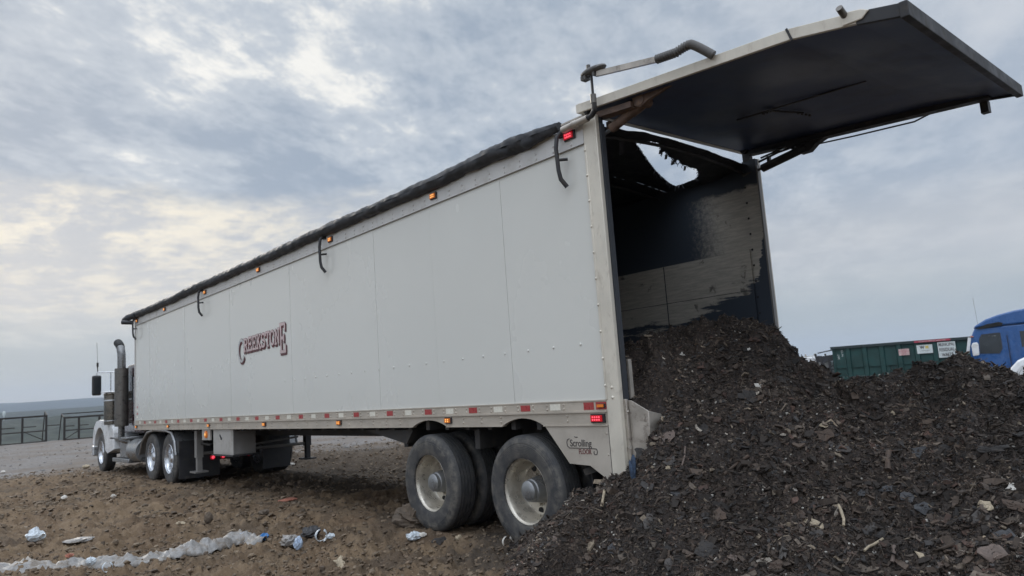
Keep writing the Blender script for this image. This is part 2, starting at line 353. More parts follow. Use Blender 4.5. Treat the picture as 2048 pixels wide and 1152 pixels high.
def liner_material():
    """right wall inside: pale scuffed lining, black mud smeared low, upper part black further in"""
    m = bpy.data.materials.new('muddy_dark_lining'); m.use_nodes = True; t = m.node_tree; b = t.nodes['Principled BSDF']; g = G(t)
    tc = nd(t, 'ShaderNodeTexCoord'); x, y, z = g.sep(tc.outputs['Object'])
    st = g.comb(g.math('MULTIPLY', x, .9), 0.0, g.math('MULTIPLY', z, 9.0))
    n1 = g.noise(st, 1.6, 6, .65, .2); n2 = g.noise(tc.outputs['Object'], 5, 7, .7, .4)
    base = g.mix(g.ss(g.noise(st, 5, 6, .7), .35, .7), (.37, .345, .30), (.54, .50, .44))
    base = g.mix(g.ss(n2, .60, .68, 0, .75), base, (.05, .045, .042))
    jag = g.math('ADD', g.math('MULTIPLY', n1, .62), g.math('MULTIPLY', n2, .25))
    # low smear: its ragged top edge climbs towards the door; two lower tongues further in
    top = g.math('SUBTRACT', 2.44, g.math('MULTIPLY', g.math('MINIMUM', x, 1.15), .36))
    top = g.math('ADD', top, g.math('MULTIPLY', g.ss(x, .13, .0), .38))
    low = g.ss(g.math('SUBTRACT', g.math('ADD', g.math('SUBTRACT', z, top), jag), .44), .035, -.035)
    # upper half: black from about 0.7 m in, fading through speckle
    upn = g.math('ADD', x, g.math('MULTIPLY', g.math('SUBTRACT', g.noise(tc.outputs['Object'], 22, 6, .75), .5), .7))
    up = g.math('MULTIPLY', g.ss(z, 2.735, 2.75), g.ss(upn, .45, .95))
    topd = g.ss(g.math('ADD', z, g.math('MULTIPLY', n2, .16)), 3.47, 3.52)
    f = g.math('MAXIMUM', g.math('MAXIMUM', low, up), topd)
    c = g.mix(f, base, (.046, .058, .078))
    t.links.new(c, b.inputs['Base Color']); b.inputs['Roughness'].default_value = .62
    return m
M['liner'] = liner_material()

# ------------------------------------------------------------------ terrain noise
def _h(ix, iy, s):
    h = (ix.astype(np.int64) * 374761393 + iy.astype(np.int64) * 668265263 + s * 1442695041) & 0xffffffff
    h = ((h ^ (h >> 13)) * 1274126177) & 0xffffffff
    return ((h ^ (h >> 16)) & 0xffff) / 65535.0
def vnoise(x, y, s=0):
    ix, iy = np.floor(x), np.floor(y); fx, fy = x - ix, y - iy; fx = fx * fx * (3 - 2 * fx); fy = fy * fy * (3 - 2 * fy)
    a, b, c, e = _h(ix, iy, s), _h(ix + 1, iy, s), _h(ix, iy + 1, s), _h(ix + 1, iy + 1, s)
    return (a + (b - a) * fx) * (1 - fy) + (c + (e - c) * fx) * fy - .5
def fbm(x, y, s=0, o=4, gain=.5):
    t = np.zeros_like(x, dtype=float); a = 1.0
    for i in range(o): t += a * vnoise(x, y, s + i * 17); x = x * 2.03 + 11.3; y = y * 2.03 + 5.7; a *= gain
    return t
def sstep(v, a, b):
    t = np.clip((v - a) / (b - a), 0, 1); return t * t * (3 - 2 * t)
CX, CY = CAM.x, CAM.y

def gravel_mask(x, y):
    d = np.hypot(x - CX, y - CY)
    w = fbm(x * .25, y * .25, 50, 3) * 5
    return sstep(d + w + np.clip(-y - 2, 0, 8) * .35, 22.5, 27.0)
def ground_z(x, y):
    x = np.asarray(x, float); y = np.asarray(y, float)
    d = np.hypot(x - CX, y - CY)
    gm = gravel_mask(x, y)
    near = 1 - sstep(d, 12, 45)
    z = fbm(x * .35, y * .35, 3, 3) * .13 * (1 - gm * .5)
    cl = fbm(x * 2.2, y * 2.2, 7, 4, .6); z += ((np.abs(cl) * .16 - .03) * near + (np.abs(cl) * .13 - .02) * (1 - near)) * (1 - gm * .85)
    c2 = fbm(x * 9, y * 9, 9, 4, .62); z += (np.abs(c2) - .15) * .13 * (.30 + .70 * near) * (1 - gm * .8)
    # wheel paths pressed smooth
    wp = np.exp(-((y - 1.1) / .35) ** 2) * (x > .5) * (x < 20) + np.exp(-((y + 1.1) / .35) ** 2) * (x > .5) * (x < 20)
    z = z * (1 - .75 * np.clip(wp, 0, 1))
    z -= .026 * np.clip(-y - 9, 0, 200) * (d < 200) * (1 - sstep(x, 12, 30))   # falls away to the right
    edge = 61 + fbm(x * .06, y * .06, 21, 3) * 3
    z -= np.clip(d - edge, 0, 45) * .40
    z += np.where(d > 130, 1, 0) * ((np.clip(d - 130, 0, 770) / 770) ** 1.2 * 19 + fbm(x * .008, y * .008, 30, 3) * 3 + np.abs(fbm(x * .06, y * .06, 33, 3)) * 5)
    z = np.where(d > 1300, z - (d - 1300) * .10, z); z = np.where(d > 2000, -75, z)
    return z
def polar(th0, th1, nth, radii):
    th = np.linspace(th0, th1, nth); rr = np.array(radii)
    Tm, Rm_ = np.meshgrid(th, rr); return CX + np.cos(Tm) * Rm_, CY + np.sin(Tm) * Rm_, len(rr), nth
def gridF(nr, nc):
    i = np.arange(nr - 1)[:, None] * nc + np.arange(nc - 1)[None, :]
    return np.stack([i, i + 1, i + nc + 1, i + nc], -1).reshape(-1, 4)
def radii(a, b, k):
    r = [a]
    while r[-1] < b: r.append(r[-1] * (1 + k))
    return r
rad = radii(1.0, 5.0, .03) + radii(5.05, 66, .0055) + radii(67, 9000, .02)
th = np.concatenate([np.radians(np.linspace(-360 + 10, -95, 60)), np.radians(np.linspace(-90, 8, 560))])
Tm, Rr = np.meshgrid(th, np.array(rad)); gx = CX + np.cos(Tm) * Rr; gy = CY + np.sin(Tm) * Rr
nr, nc = gx.shape
# close the ring
gx = np.concatenate([gx, gx[:, :1]], 1); gy = np.concatenate([gy, gy[:, :1]], 1); nc += 1
gz = ground_z(gx, gy)
gd = np.hypot(gx - CX, gy - CY)
heap_near = np.exp(-(((gx + .2) / 2.6) ** 2 + ((gy - .6) / 2.6) ** 2))
dark = np.clip(sstep(heap_near + fbm(gx * .9, gy * .9, 40, 4) * .5, .35, .75)
               + sstep(.2 - gy + fbm(gx * .5, gy * .7, 44, 4) * 2.4, -.5, 1.0) * sstep(gy, -15, -9) * (1 - sstep(gx, 15, 23)) * .9
               + sstep(fbm(gx * .55, gy * .8, 61, 5), .15, .45) * .6, 0, 1)
forest = sstep(gd, 63, 75)

def ground_material():
    m = bpy.data.materials.new('landfill_ground'); m.use_nodes = True; t = m.node_tree; b = t.nodes['Principled BSDF']; g = G(t)
    tc = nd(t, 'ShaderNodeTexCoord'); v = tc.outputs['Object']
    def at(n):
        a = nd(t, 'ShaderNodeAttribute'); a.attribute_name = n; return a.outputs['Fac']
    n = g.noise(v, 1.1, 8, .65, .3); n2 = g.noise(v, 9, 8, .7); n3 = g.noise(v, 45, 5, .7); n5 = g.noise(v, 3.0, 6, .7, .5)
    dirt = g.mix(g.ss(n, .3, .7), (.105, .068, .041), (.195, .138, .086))
    dirt = g.mix(g.ss(n5, .50, .66, 0, .75), dirt, (.080, .057, .039))
    dirt = g.mix(g.ss(n2, .55, .75, 0, .8), dirt, (.070, .051, .037))
    dirt = g.mix(g.ss(n3, .56, .70, 0, .75), dirt, (.28, .22, .155)); dirt = g.mix(g.ss(n3, .44, .32, 0, .6), dirt, (.070, .050, .035))
    dk = g.mix(g.ss(n2, .35, .7), (.030, .025, .021), (.085, .066, .050))
    c = g.mix(g.math('MULTIPLY', at('dark'), g.ss(n2, .2, .55), clamp=True), dirt, dk)
    gv = g.mix(g.ss(n2, .35, .68), (.125, .117, .112), (.215, .20, .19)); gv = g.mix(g.ss(n3, .60, .72, 0, .8), gv, (.36, .34, .32))
    gv = g.mix(g.ss(g.noise(v, .35, 5, .65), .42, .62, 0, .75), gv, (.13, .105, .085))
    gv = g.mix(g.ss(n, .5, .68, 0, .65), gv, (.155, .125, .10))
    c = g.mix(at('gravel'), c, gv)
    fo = g.noise(v, .03, 6, .7); fc = g.mix(g.ss(fo, .35, .65), (.014, .022, .020), (.034, .046, .036))
    c = g.mix(at('forest'), c, fc)
    t.links.new(c, b.inputs['Base Color']); b.inputs['Roughness'].default_value = .95; b.inputs['Specular IOR Level'].default_value = .25
    bp = nd(t, 'ShaderNodeBump'); bp.inputs['Strength'].default_value = .7; bp.inputs['Distance'].default_value = .02
    t.links.new(g.math('ADD', g.noise(v, 24, 6, .7), g.math('MULTIPLY', g.voro(v, 18), .5)), bp.inputs['Height']); t.links.new(bp.outputs[0], b.inputs['Normal'])
    return m
M['ground'] = ground_material()
V = np.stack([gx, gy, gz], -1).reshape(-1, 3)
ground = np_mesh('ground', V, gridF(nr, nc), M['ground'], {'dark': dark.ravel(), 'gravel': gravel_mask(gx, gy).ravel(), 'forest': forest.ravel()}, True)
tag(ground, 'rough brown dirt turning to grey gravel around the trucks', 'ground', kind='structure')

# far ridges
def ridge(name, d0, d1, top, seed, label, n=220):
    th = np.radians(np.linspace(-110, 30, n)); prof = np.linspace(0, 1, 24)
    Tm, Pm = np.meshgrid(th, prof); dd = d0 + (d1 - d0) * Pm
    x = CX + np.cos(Tm) * dd; y = CY + np.sin(Tm) * dd
    h = top * (.86 + .10 * fbm(Tm * 6 + seed, Tm * 0 + seed, seed, 3)) * sstep(np.degrees(Tm), -55, -38) + top * .05 * fbm(x * .004, y * .004, seed + 3, 3)
    z = -80 + (h + 80) * np.sin(np.clip(Pm * 1.15, 0, 1) * math.pi / 2) - np.clip(Pm - .9, 0, 1) * 400
    o = np_mesh(name, np.stack([x, y, z], -1).reshape(-1, 3), gridF(24, n), M['ground'], {'forest': np.ones(x.size), 'dark': np.zeros(x.size), 'gravel': np.zeros(x.size)}, True)
    tag(o, label, 'hills', kind='structure')
ridge('hills', 1700, 2700, 36, 5, 'nearer low wooded ridge beyond the landfill edge')
ridge('hills', 4800, 7200, 172, 9, 'farthest pale blue ridge on the horizon')

# the air between
hz = MB(); hz.box(-9500, 9500, -9500, 9500, -130, 330)
hm = bpy.data.materials.new('haze_air'); hm.use_nodes = True; ht = hm.node_tree; ht.nodes.clear()
pv = nd(ht, 'ShaderNodeVolumePrincipled'); pv.inputs['Color'].default_value = (.72, .83, 1.0, 1); pv.inputs['Density'].default_value = .00010; pv.inputs['Anisotropy'].default_value = 0
ho = nd(ht, 'ShaderNodeOutputMaterial'); ht.links.new(pv.outputs[0], ho.inputs['Volume'])
HAZE = tag(hz.build('haze', hm), 'pale blue haze over the far valley', 'haze', kind='stuff')

# ================================================================== SEMI TRAILER
H = 1.295; L = 14.63; ZF = 1.30; ZT = 3.49; ZTOP = 3.705
T = empty('semi_trailer', (7.3, 0, 0), 'long white walking floor semi trailer emptying dark mulch through its raised rear door', 'semi trailer')
def xs_frange(a, b, s):
    r = []
    while a < b: r.append(a); a += s
    return r
# ---- side walls: sheets 1.22 m wide with a hairline joint between
def wall(sgn, name, m_, rows=True):
    b = MB(); x = .155; j = [x] + [1.31 + 1.215 * k for k in range(11)] + [L - .03]
    for k in range(len(j) - 1):
        y1 = sgn * (H - .012 + .0015 * (k % 2)); b.box(j[k] + .0016, j[k + 1] - .0016, y1, sgn * (H - .05), ZF - .004, ZT + .004)
    if rows:
        for xx in xs_frange(.40, 6.7, .335): b.dome((xx, sgn * (H - .0115), 1.78), (0, sgn, 0), .013, .010)
        for xx in xs_frange(6.7, 14.4, .335): b.dome((xx, sgn * (H - .0115), 1.78), (0, sgn, 0), .008, .006)
    return b.build(name, m_, T)
wall(1, 'side_wall', M['side']); wall(-1, 'side_wall', M['side'], False)
jb = MB()
for sgn in (1, -1): jb.box(.2, L - .05, sgn * (H - .060), sgn * (H - .0505), ZF, ZT)
jb.build('wall_backing', M['seal'], T)
# ---- bottom rail (reflector strip over lamp strip, wheel arches cut out)
def arch(x0, x1, zp, n=10):
    c = (x0 + x1) / 2; h = zp - 1.1; w = (x1 - x0) / 2; rad = (w * w + h * h) / (2 * h); a = math.asin(min(1, w / rad))
    return [(c + math.sin(q) * rad, 1.1 + h - rad + math.cos(q) * rad) for q in [-a + 2 * a * i / n for i in range(n + 1)]]
for sgn in (1, -1):
    b = MB()
    poly = [(0.152, 1.1)] + arch(.93, 1.50, 1.168) + arch(2.42, 3.06, 1.168) + [(L, 1.1), (L, 1.203), (.152, 1.203)]
    b.prism(poly, sgn * (H - .045), sgn * (H - .004))
    b.box(.152, L, sgn * (H - .045), sgn * (H + .010), 1.203, 1.217)          # ledge
    b.box(.152, L, sgn * (H - .045), sgn * (H - .0025), 1.217, 1.296)        # reflector channel
    b.box(.152, L, sgn * (H - .045), sgn * (H + .003), 1.296, 1.306)
    for (x0, x1) in ((.155, .93), (1.50, 2.42), (3.06, L)):
        b.box(x0, x1, sgn * (H - .05), sgn * (H + .004), 1.092, 1.1)
    if sgn == 1:
        for xx in xs_frange(.62, 14.3, .30):
            if min(abs(xx - 1.21), abs(xx - 2.74)) < .3: continue
            for zz in (1.135, 1.178): b.dome((xx, H - .004, zz), (0, 1, 0), .0125, .011)
        for k in range(36):
            xx = .76 + .396 * k
            for dx in (-.105, .105):
                for zz in (1.238, 1.275): b.dome((xx + dx, H - .0025, zz), (0, 1, 0), .0115, .010)
    b.build('bottom_rail', M['rail'], T)
# reflectors
k = 0
for k in range(35):
    xx = .76 + .396 * k; r = (k % 2 == 1)
    b = MB(); b.box(xx - .065, xx + .065, H - .0026, H + .0005, 1.229, 1.284)
    b.build('reflector', M['refl_red' if r else 'refl_white'], T)
for xx in (.355, .215):
    b = MB(); b.box(xx - .058, xx + .058, H - .0026, H + .0005, 1.226, 1.288); b.build('reflector', M['refl_red'], T)
for k in range(4):
    b = MB(); b.box(14.42, 14.52, H - .012, H - .0085, 1.36 + .075 * k, 1.40 + .075 * k); b.build('reflector', M['refl_red' if k % 2 else 'refl_white'], T)
# ---- top rail
for sgn in (1, -1):
    b = MB(); b.box(.152, L, sgn * (H - .06), sgn * (H + .002), ZT, 3.655); b.box(.152, L, sgn * (H - .06), sgn * (H + .008), 3.655, 3.67)
    b.box(.152, L, sgn * (H - .06), sgn * (H + .006), ZT - .006, ZT + .004)
    if sgn == 1:
        for xx in xs_frange(.30, 14.4, .152 * 1.5):
            for zz in (3.515, 3.565): b.dome((xx, H + .002, zz), (0, 1, 0), .0115, .010)
    b.build('top_rail', M['toprail'], T)
b = MB(); b.box(.152, L, H + .0061, H + .0075, ZT - .0085, ZT - .006); b.build('rail_shadow_strip', M['seal'], T)
# ---- rear frame posts
for sgn in (1, -1):
    b = MB(); b.box(.0, .150, sgn * (H - .040), sgn * (H + .004), .60, 3.70)
    b.box(.128, .152, sgn * (H - .05), sgn * (H + .009), 1.302, 3.47)
    if sgn == 1:
        for zz in xs_frange(1.42, 3.5, .222): b.dome((.141, H + .009, zz), (0, 1, 0), .013, .011)
        for zz in (1.40, 1.32): b.dome((.075, H + .004, zz), (0, 1, 0), .015, .012)
    po = b.build('rear_post', M['post'], T, bevel=.006)
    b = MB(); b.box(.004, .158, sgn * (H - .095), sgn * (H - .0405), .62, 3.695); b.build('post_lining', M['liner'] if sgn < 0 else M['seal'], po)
    s_ = MB(); s_.box(-.014, .0035, sgn * (H - .092), sgn * (H - .042), 1.28, 3.62); s_.build('door_seal', M['seal'] if sgn > 0 else M['boxdark'], po)
b = MB(); b.box(.0, .12, -(H - .106), H - .106, 1.06, 1.285); b.build('rear_sill', M['post'], T)
# ---- front wall, floor, lining
b = MB(); b.box(L - .03, L + .03, -H + .06, H - .06, 1.1, 3.66); b.box(L - .03, L + .035, H - .06, H + .004, 1.1, 3.70); b.box(L - .03, L + .035, -H - .004, -H + .06, 1.1, 3.70)
b.build('front_wall', M['toprail'], T)
b = MB(); b.box(.10, L - .04, -H + .07, H - .07, 1.20, 1.29)
for k in range(40): b.box(.3 + k * .36, .36 + k * .36, -H + .06, H - .06, 1.06, 1.199)
for s in (-.5, .5): b.box(.2, 13.9, s - .05, s + .05, .92, 1.06)
b.build('floor', M['under'], T)
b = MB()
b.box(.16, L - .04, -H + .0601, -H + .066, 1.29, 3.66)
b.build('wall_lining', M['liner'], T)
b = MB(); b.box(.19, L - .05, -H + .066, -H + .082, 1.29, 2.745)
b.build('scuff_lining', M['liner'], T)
b = MB(); b.box(1.33, 1.342, -H + .0821, -H + .084, 1.29, 2.74); b.box(.20, 4.0, -H + .0822, -H + .0835, 2.30, 2.306); b.build('lining_joint', M['seal'], T)
b = MB()
for zz in xs_frange(2.05, 3.5, .17):
    b = MB(); b.dome((.150, -H + .095, zz), (0, 1, 0), .013, .013); b.build('lining_bolt', M['black'], T)
b = MB(); b.box(.16, L - .04, H - .0604, H - .066, 1.29, 3.66); b.build('wall_lining', M['seal'], T)
b = MB(); b.box(14.50, 14.53, -H + .07, H - .07, 1.29, 3.62); b.build('front_lining', M['seal'], T)

# ---- rolled tarp along the near top rail
def roll_pt(x, a):
    w = .5 + .5 * math.sin(x * 2.3) * math.sin(x * .9 + 1)
    sag = fbm(np.array([x * 1.3]), np.array([2.0]), 5, 3)[0] * .022
    wr = fbm(np.array([x * 9.0]), np.array([a * 1.6]), 8, 3)[0] * .020
    r = (.070 + .008 * w + wr * (1.6 if x < 1.1 else 1)) * (.55 + .45 * sstep(x, .40, .85))
    return (x, H + .030 + math.cos(a) * r * .92, 3.712 + sag + math.sin(a) * r)
b = MB(); NX = 560
b.grid(NX, 19, lambda u, v: roll_pt(.40 + u * (14.55 - .40), v * 2 * math.pi))
for x in (.40, 14.55):
    p = [roll_pt(x, q * 2 * math.pi / 18) for q in range(18)]; b.add(p, [list(range(18))])
b.tube([(14.3, H + .03, 3.71), (14.75, H + .10, 3.70), (14.95, H + .16, 3.66)], [.085, .075, .05], 10)
b.tube([(14.62, H + .05, 3.56), (14.75, H + .25, 3.58)], [.05, .05], 8)
b.build('tarp_roll', M['tarp'], T, angle=60)
# ---- tarp stretched over the top, torn near the rear
HOLE = [(.27, .46), (.22, .29), (.20, .19), (.26, .09), (.36, -.06), (.29, -.04), (.37, -.19), (.38, -.28), (.46, -.38), (.37, -.35), (.42, -.47), (.43, -.64), (.44, -.76),
        (.5, -.89), (.62, -.98), (.73, -1.01), (.85, -1.05), (.96, -1.09), (.94, -.96), (.8, -.63), (.63, -.26), (.47, .06), (.37, .26)]
def inpoly(x, y, P):
    c = False; j = len(P) - 1
    for i in range(len(P)):
        if (P[i][1] > y) != (P[j][1] > y) and x < (P[j][0] - P[i][0]) * (y - P[i][1]) / (P[j][1] - P[i][1]) + P[i][0]: c = not c
        j = i
    return c
def tarp_z(x, y):
    arcz = 3.600 + .085 * math.cos(y / 1.3 * math.pi / 2)
    rim = .018 * math.exp(-((x - .12) / .10) ** 2)
    k = .5 + .5 * math.cos((x - .12) / 1.22 * 2 * math.pi)
    dx = (x - .60) / .45; dy = (y + .35) / .8
    return arcz + rim + .02 * k - .045 * math.exp(-dx * dx - dy * dy) + fbm(np.array([x * 4.0]), np.array([y * 4.0]), 77, 3)[0] * .018
b = MB()
def tp(x, y): return (x, y, tarp_z(x, y))
b.grid(90, 150, lambda u, v: tp(.10 + u * 1.1, -1.28 + v * 2.56), keep=lambda u, v: not inpoly(.10 + u * 1.1, -1.28 + v * 2.56, HOLE))
b.grid(90, 14, lambda u, v: tp(1.2 + u * 13.38, -1.28 + v * 2.56))
# hanging threads round the tear
random.seed(3)
for k in range(70):
    i = random.randrange(len(HOLE)); p0 = HOLE[i]; p1 = HOLE[(i + 1) % len(HOLE)]; f = random.random()
    x, y = p0[0] + (p1[0] - p0[0]) * f, p0[1] + (p1[1] - p0[1]) * f
    l = random.uniform(.01, .045) * (1.7 if 13 < i < 22 else 1)
    z = tarp_z(x, y); dx, dy = random.uniform(-.02, .02), random.uniform(-.03, .03)
    b.tube([(x, y, z), (x + dx, y + dy, z - l * .6), (x + dx * 2, y + dy * .4, z - l)], [.005, .004, .002], 4)
for (x, y, w_, l) in ((.30, .02, .05, .04), (.34, -.12, .045, .05), (.42, -.33, .05, .04), (.43, -.55, .04, .05), (.26, .66, .07, .16)):
    b.add([(x, y - w_ / 2, tarp_z(x, y)), (x, y + w_ / 2, tarp_z(x, y)), (x + .02, y + w_ * .35, tarp_z(x, y) - l), (x + .01, y - w_ * .3, tarp_z(x, y) - l * .85)], [(0, 1, 2, 3)])
b.build('tarp_cover', M['tarp'], T, recalc=False)
for x in (.16, 1.34, 2.56, 3.78, 5.0, 7.4, 9.8, 12.2): 
    b = MB(); b.tube([(x, -1.27 + 2.54 * q / 12, 3.565 + .085 * math.cos((-1.27 + 2.54 * q / 12) / 1.3 * math.pi / 2)) for q in range(13)], .016, 6)
    b.build('tarp_bow', M['black'], T)
# tarp roll tube end and crank
b = MB(); b.tube([(.34, H + .055, 3.655), (.02, H + .07, 3.655)], .030, 12); b.tube([(.22, H + .055, 3.655), (.16, H + .055, 3.655)], .036, 12)
b.box(.10, .36, H - .02, H + .05, 3.70, 3.715)
b.build('tarp_tube', M['alu'], T)
b = MB()
el = [(.02, H + .07, 3.655), (-.03, H + .075, 3.66), (-.068, H + .08, 3.69), (-.075, H + .085, 3.74), (-.075, H + .09, 3.80)]
b.tube(el, [.022, .024, .024, .022, .020], 10); b.tube([(-.075, H + .09, 3.80), (-.085, H + .10, 3.99)], .0115, 8)
b.build('tarp_crank_shaft', M['black'], T)
b = MB(); b.tube([(-.073, H + .087, 3.75), (-.076, H + .09, 3.825)], .026, 12); b.build('crank_coupling', M['stain'], T)
b = MB()
b.ball((-.10, H + .10, 4.02), .06, 14, 0, 2.2, .8, .55); b.tube([(-.06, H + .1, 3.985), (-.06, H + .1, 4.085)], [.02, .018], 8)
for dx in (-.13, -.03, .0): b.box(dx - .012, dx + .012, H + .07, H + .13, 3.965, 4.0)
b.ball((-.18, H + .10, 4.015), .045, 12, 0, 1.6, .9, .6)
b.build('crank_gearbox', M['flex'], T)
b = MB(); b.beam((-.15, H + .10, 3.975), (-.77, H + .10, 3.855), .028, .045); b.build('swing_arm', M['alu'], T)
b = MB(); pts = []; rr = []
for q in range(61):
    f = q / 60; x = -.76 - .44 * f; z = 3.858 - .045 * f + (.0 if f < .4 else .025 * math.sin((f - .4) / .6 * math.pi)) - (0 if f < .7 else (f - .7) / .3 * .085)
    pts.append((x, H + .10 - (0 if f < .7 else (f - .7) * .22), z)); rr.append((.037 if q % 3 == 0 else .025) if f < .66 else .034)
b.tube(pts, rr, 12); b.build('flexible_arm_spring', M['flex'], T, angle=80)
# ---- tarp hold-down hooks on the side
for xx in (.40, 4.975, 9.90, 14.46):
    b = MB(); b.tube([(xx, H + .02, 3.66), (xx, H + .075, 3.60), (xx + .01, H + .085, 3.50), (xx, H + .085, 3.30), (xx - .01, H + .075, 3.22), (xx - .035, H + .03, 3.15)], [.02, .02, .019, .019, .020, .020], 10)
    b.tube([(xx, H + .08, 3.395), (xx - .06, H + .02, 3.395)], .014, 8); b.box(xx - .03, xx + .03, H - .011, H + .03, 3.61, 3.67)
    b.build('tarp_hook', M['black'], T)
# ---- lamps
def lamp(name, x, z, w, h, lens, led, dots, yb=H - .002, depth=.024):
    b = MB(); b.box(x - w / 2, x + w / 2, yb, yb + depth * .55, z - h / 2, z + h / 2, 0)
    off = w * .06
    b.box(x - w * .40 + off, x + w * .40 + off, yb + depth * .55 + .0005, yb + depth, z - h * .36, z + h * .36, 1)
    for i in range(dots):
        for j in (-1, 1):
            cx_ = x + off + w * .62 * ((i + .5) / dots - .5); b.box(cx_ - .006, cx_ + .006, yb + depth, yb + depth + .003, z + j * h * .15 - .006, z + j * h * .15 + .006, 2)
    return b.build(name, [M['black'], M[lens], M[led]], T)
for xx in (2.37, 4.77, 7.19, 9.68, 12.08, 14.5): lamp('marker_lamp', xx, 1.162, .115, .062, 'amber', 'amber_led', 2)
for xx in (2.40, 4.81, 7.26, 9.76, 12.27, 14.4): lamp('marker_lamp', xx, 3.575, .115, .072, 'amber', 'amber_led', 3, yb=H + .003)
lamp('marker_lamp', .205, 1.257, .085, .034, 'amber', 'amber_led', 0)
lamp('tail_lamp', .255, 1.155, .155, .072, 'redlens', 'red_led', 4)
lamp('tail_lamp', .305, 3.60, .13, .075, 'redlens', 'red_led', 4, yb=H + .004)
# ---- rear skirt panel with lettering
b = MB(); b.prism([(.152, .625), (.40, .765), (.64, .775), (.915, 1.0915), (.152, 1.0915)], H - .03, H - .008)
for zz in (.70, .86, 1.03): b.dome((.185, H - .008, zz), (0, 1, 0), .009, .008)
sk = b.build('skirt_panel', M['skirt'], T)
b = MB(); b.box(.152, .162, H - .0079, H - .0060, .64, 1.085); b.build('skirt_joint', M['seal'], sk)
def text_mesh(name, s, size, mat_, parent, origin, ux, uz, extrude=.001, xscale=1.0, shear=0.0, align='LEFT', offset=0.0):
    """flat letters standing on a surface: ux is the reading direction, uz is up"""
    cu = bpy.data.curves.new(name, 'FONT'); cu.body = s; cu.size = size; cu.extrude = extrude; cu.shear = shear; cu.align_x = align; cu.offset = offset
    to = bpy.data.objects.new(name, cu); COL.objects.link(to)
    dg = bpy.context.evaluated_depsgraph_get(); me = bpy.data.meshes.new_from_object(to.evaluated_get(dg)); bpy.data.objects.remove(to)
    o_, ux, uz = Vector(origin), Vector(ux).normalized(), Vector(uz).normalized(); un = ux.cross(uz)
    for v in me.vertices: v.co = o_ + ux * (v.co.x * xscale) + uz * v.co.y + un * v.co.z
    me.materials.clear(); me.materials.append(mat_); me.name = name
    o = bpy.data.objects.new(name, me); COL.objects.link(o)
    if parent: parent_to(o, parent)
    return o
LX, LZ = (-1, 0, 0), (0, 0, 1)
text_mesh('lettering', 'Scrolling', .082, M['ink'], sk, (.618, H - .0062, .922), LX, LZ, xscale=.90, offset=.0009)
text_mesh('lettering', 'FLOOR', .056, M['ink_red'], sk, (.520, H - .0062, .860), LX, LZ, xscale=.82, offset=.0009)
text_mesh('lettering', 'Travis', .016, M['ink'], sk, (.56, H - .0062, .995), LX, LZ)
b = MB()
sw = [(.622, .985), (.645, .978), (.656, .955), (.650, .922), (.624, .908), (.34, .905), (.312, .903), (.304, .88), (.314, .858), (.334, .856), (.346, .870), (.340, .886)]
for si, (p, q) in enumerate(zip(sw[:-1], sw[1:])): yy = H - .0068 + (si % 2) * .0006; b.beam((p[0], yy, p[1]), (q[0], yy, q[1]), .007, .003, up=(0, 1, 0))
b.build('logo_stroke', M['ink'], sk)
# ---- side logo: slab-serif letters with dark outline and drop shadow
cnt = [0]
def stroke_letter(ch, x0, x1, z0, z1, y_, th, mb, mi, dx=0, dz=0, grow=0):
    w, h = x1 - x0, z1 - z0
    def S(*pts):
        q = [(x0 - 0 + p[0] * w + dx, z0 + p[1] * h + dz) for p in pts]
        cnt[0] += 1
        for si, (a, c) in enumerate(zip(q[:-1], q[1:])):
            y = y_ + ((si * 2 + cnt[0]) % 6) * .00022
            va = Vector((c[0] - a[0], 0, c[1] - a[1])); e = va.normalized() * (th * .5 * .6)
            mb.beam(Vector((a[0], y, a[1])) - e, Vector((c[0], y, c[1])) + e, th, .002, up=(0, 1, 0), mi=mi)
    arc = lambda cx, cz, rx, rz, a0, a1, n=9: [(cx + rx * math.cos(R(a0 + (a1 - a0) * i / n)), cz + rz * math.sin(R(a0 + (a1 - a0) * i / n))) for i in range(n + 1)]
    def ser(cx, cz, l=.17): S((cx - l, cz), (cx + l, cz))
    if ch == 'C': S(*arc(.5, .5, .42, .47, 40, 320, 16)); S((.84, .66), (.84, .93))
    if ch == 'O': S(*arc(.5, .5, .40, .47, 0, 360, 16))
    if ch == 'R': S((.22, .03), (.22, .97)); S((.22, .95), *arc(.55, .73, .27, .22, 90, -90), (.22, .51)); S((.5, .5), (.85, .03)); ser(.2, .02); ser(.84, .02, .1); ser(.18, .97, .1)
    if ch == 'E': S((.24, .03), (.24, .97)); S((.1, .97), (.85, .97), (.85, .78)); S((.24, .5), (.66, .5)); S((.66, .40), (.66, .6)); S((.1, .03), (.88, .03), (.88, .24))
    if ch == 'K': S((.22, .03), (.22, .97)); S((.24, .45), (.8, .97)); S((.40, .58), (.84, .03)); ser(.2, .02); ser(.2, .98); ser(.8, .98, .14); ser(.84, .02, .14)
    if ch == 'S': S(*arc(.5, .73, .34, .24, 20, 270, 9), *arc(.5, .27, .34, .24, 90, -160, 9)); S((.82, .76), (.82, .96)); S((.16, .05), (.16, .26))
    if ch == 'T': S((.5, .03), (.5, .97)); S((.08, .76), (.08, .97), (.92, .97), (.92, .76)); ser(.5, .02)
    if ch == 'N': S((.2, .03), (.2, .97)); S((.2, .97), (.8, .03)); S((.8, .03), (.8, .97)); ser(.2, .02); ser(.8, .98)
LOGO = [('C', 8.22, 7.92, 2.175, 2.545), ('R', 7.97, 7.79, 2.335, 2.54)]
xx = 7.79
for ch in 'EEKSTON':
    w_ = .178 if ch != 'T' else .17; LOGO.append((ch, xx, xx - w_, 2.335 + (7.9 - xx) * .012, 2.545 + (7.9 - xx) * .022)); xx -= w_
LOGO.append(('E', 6.53 + .03, 6.30 + .03, 2.20, 2.635))
lo_ = MB()
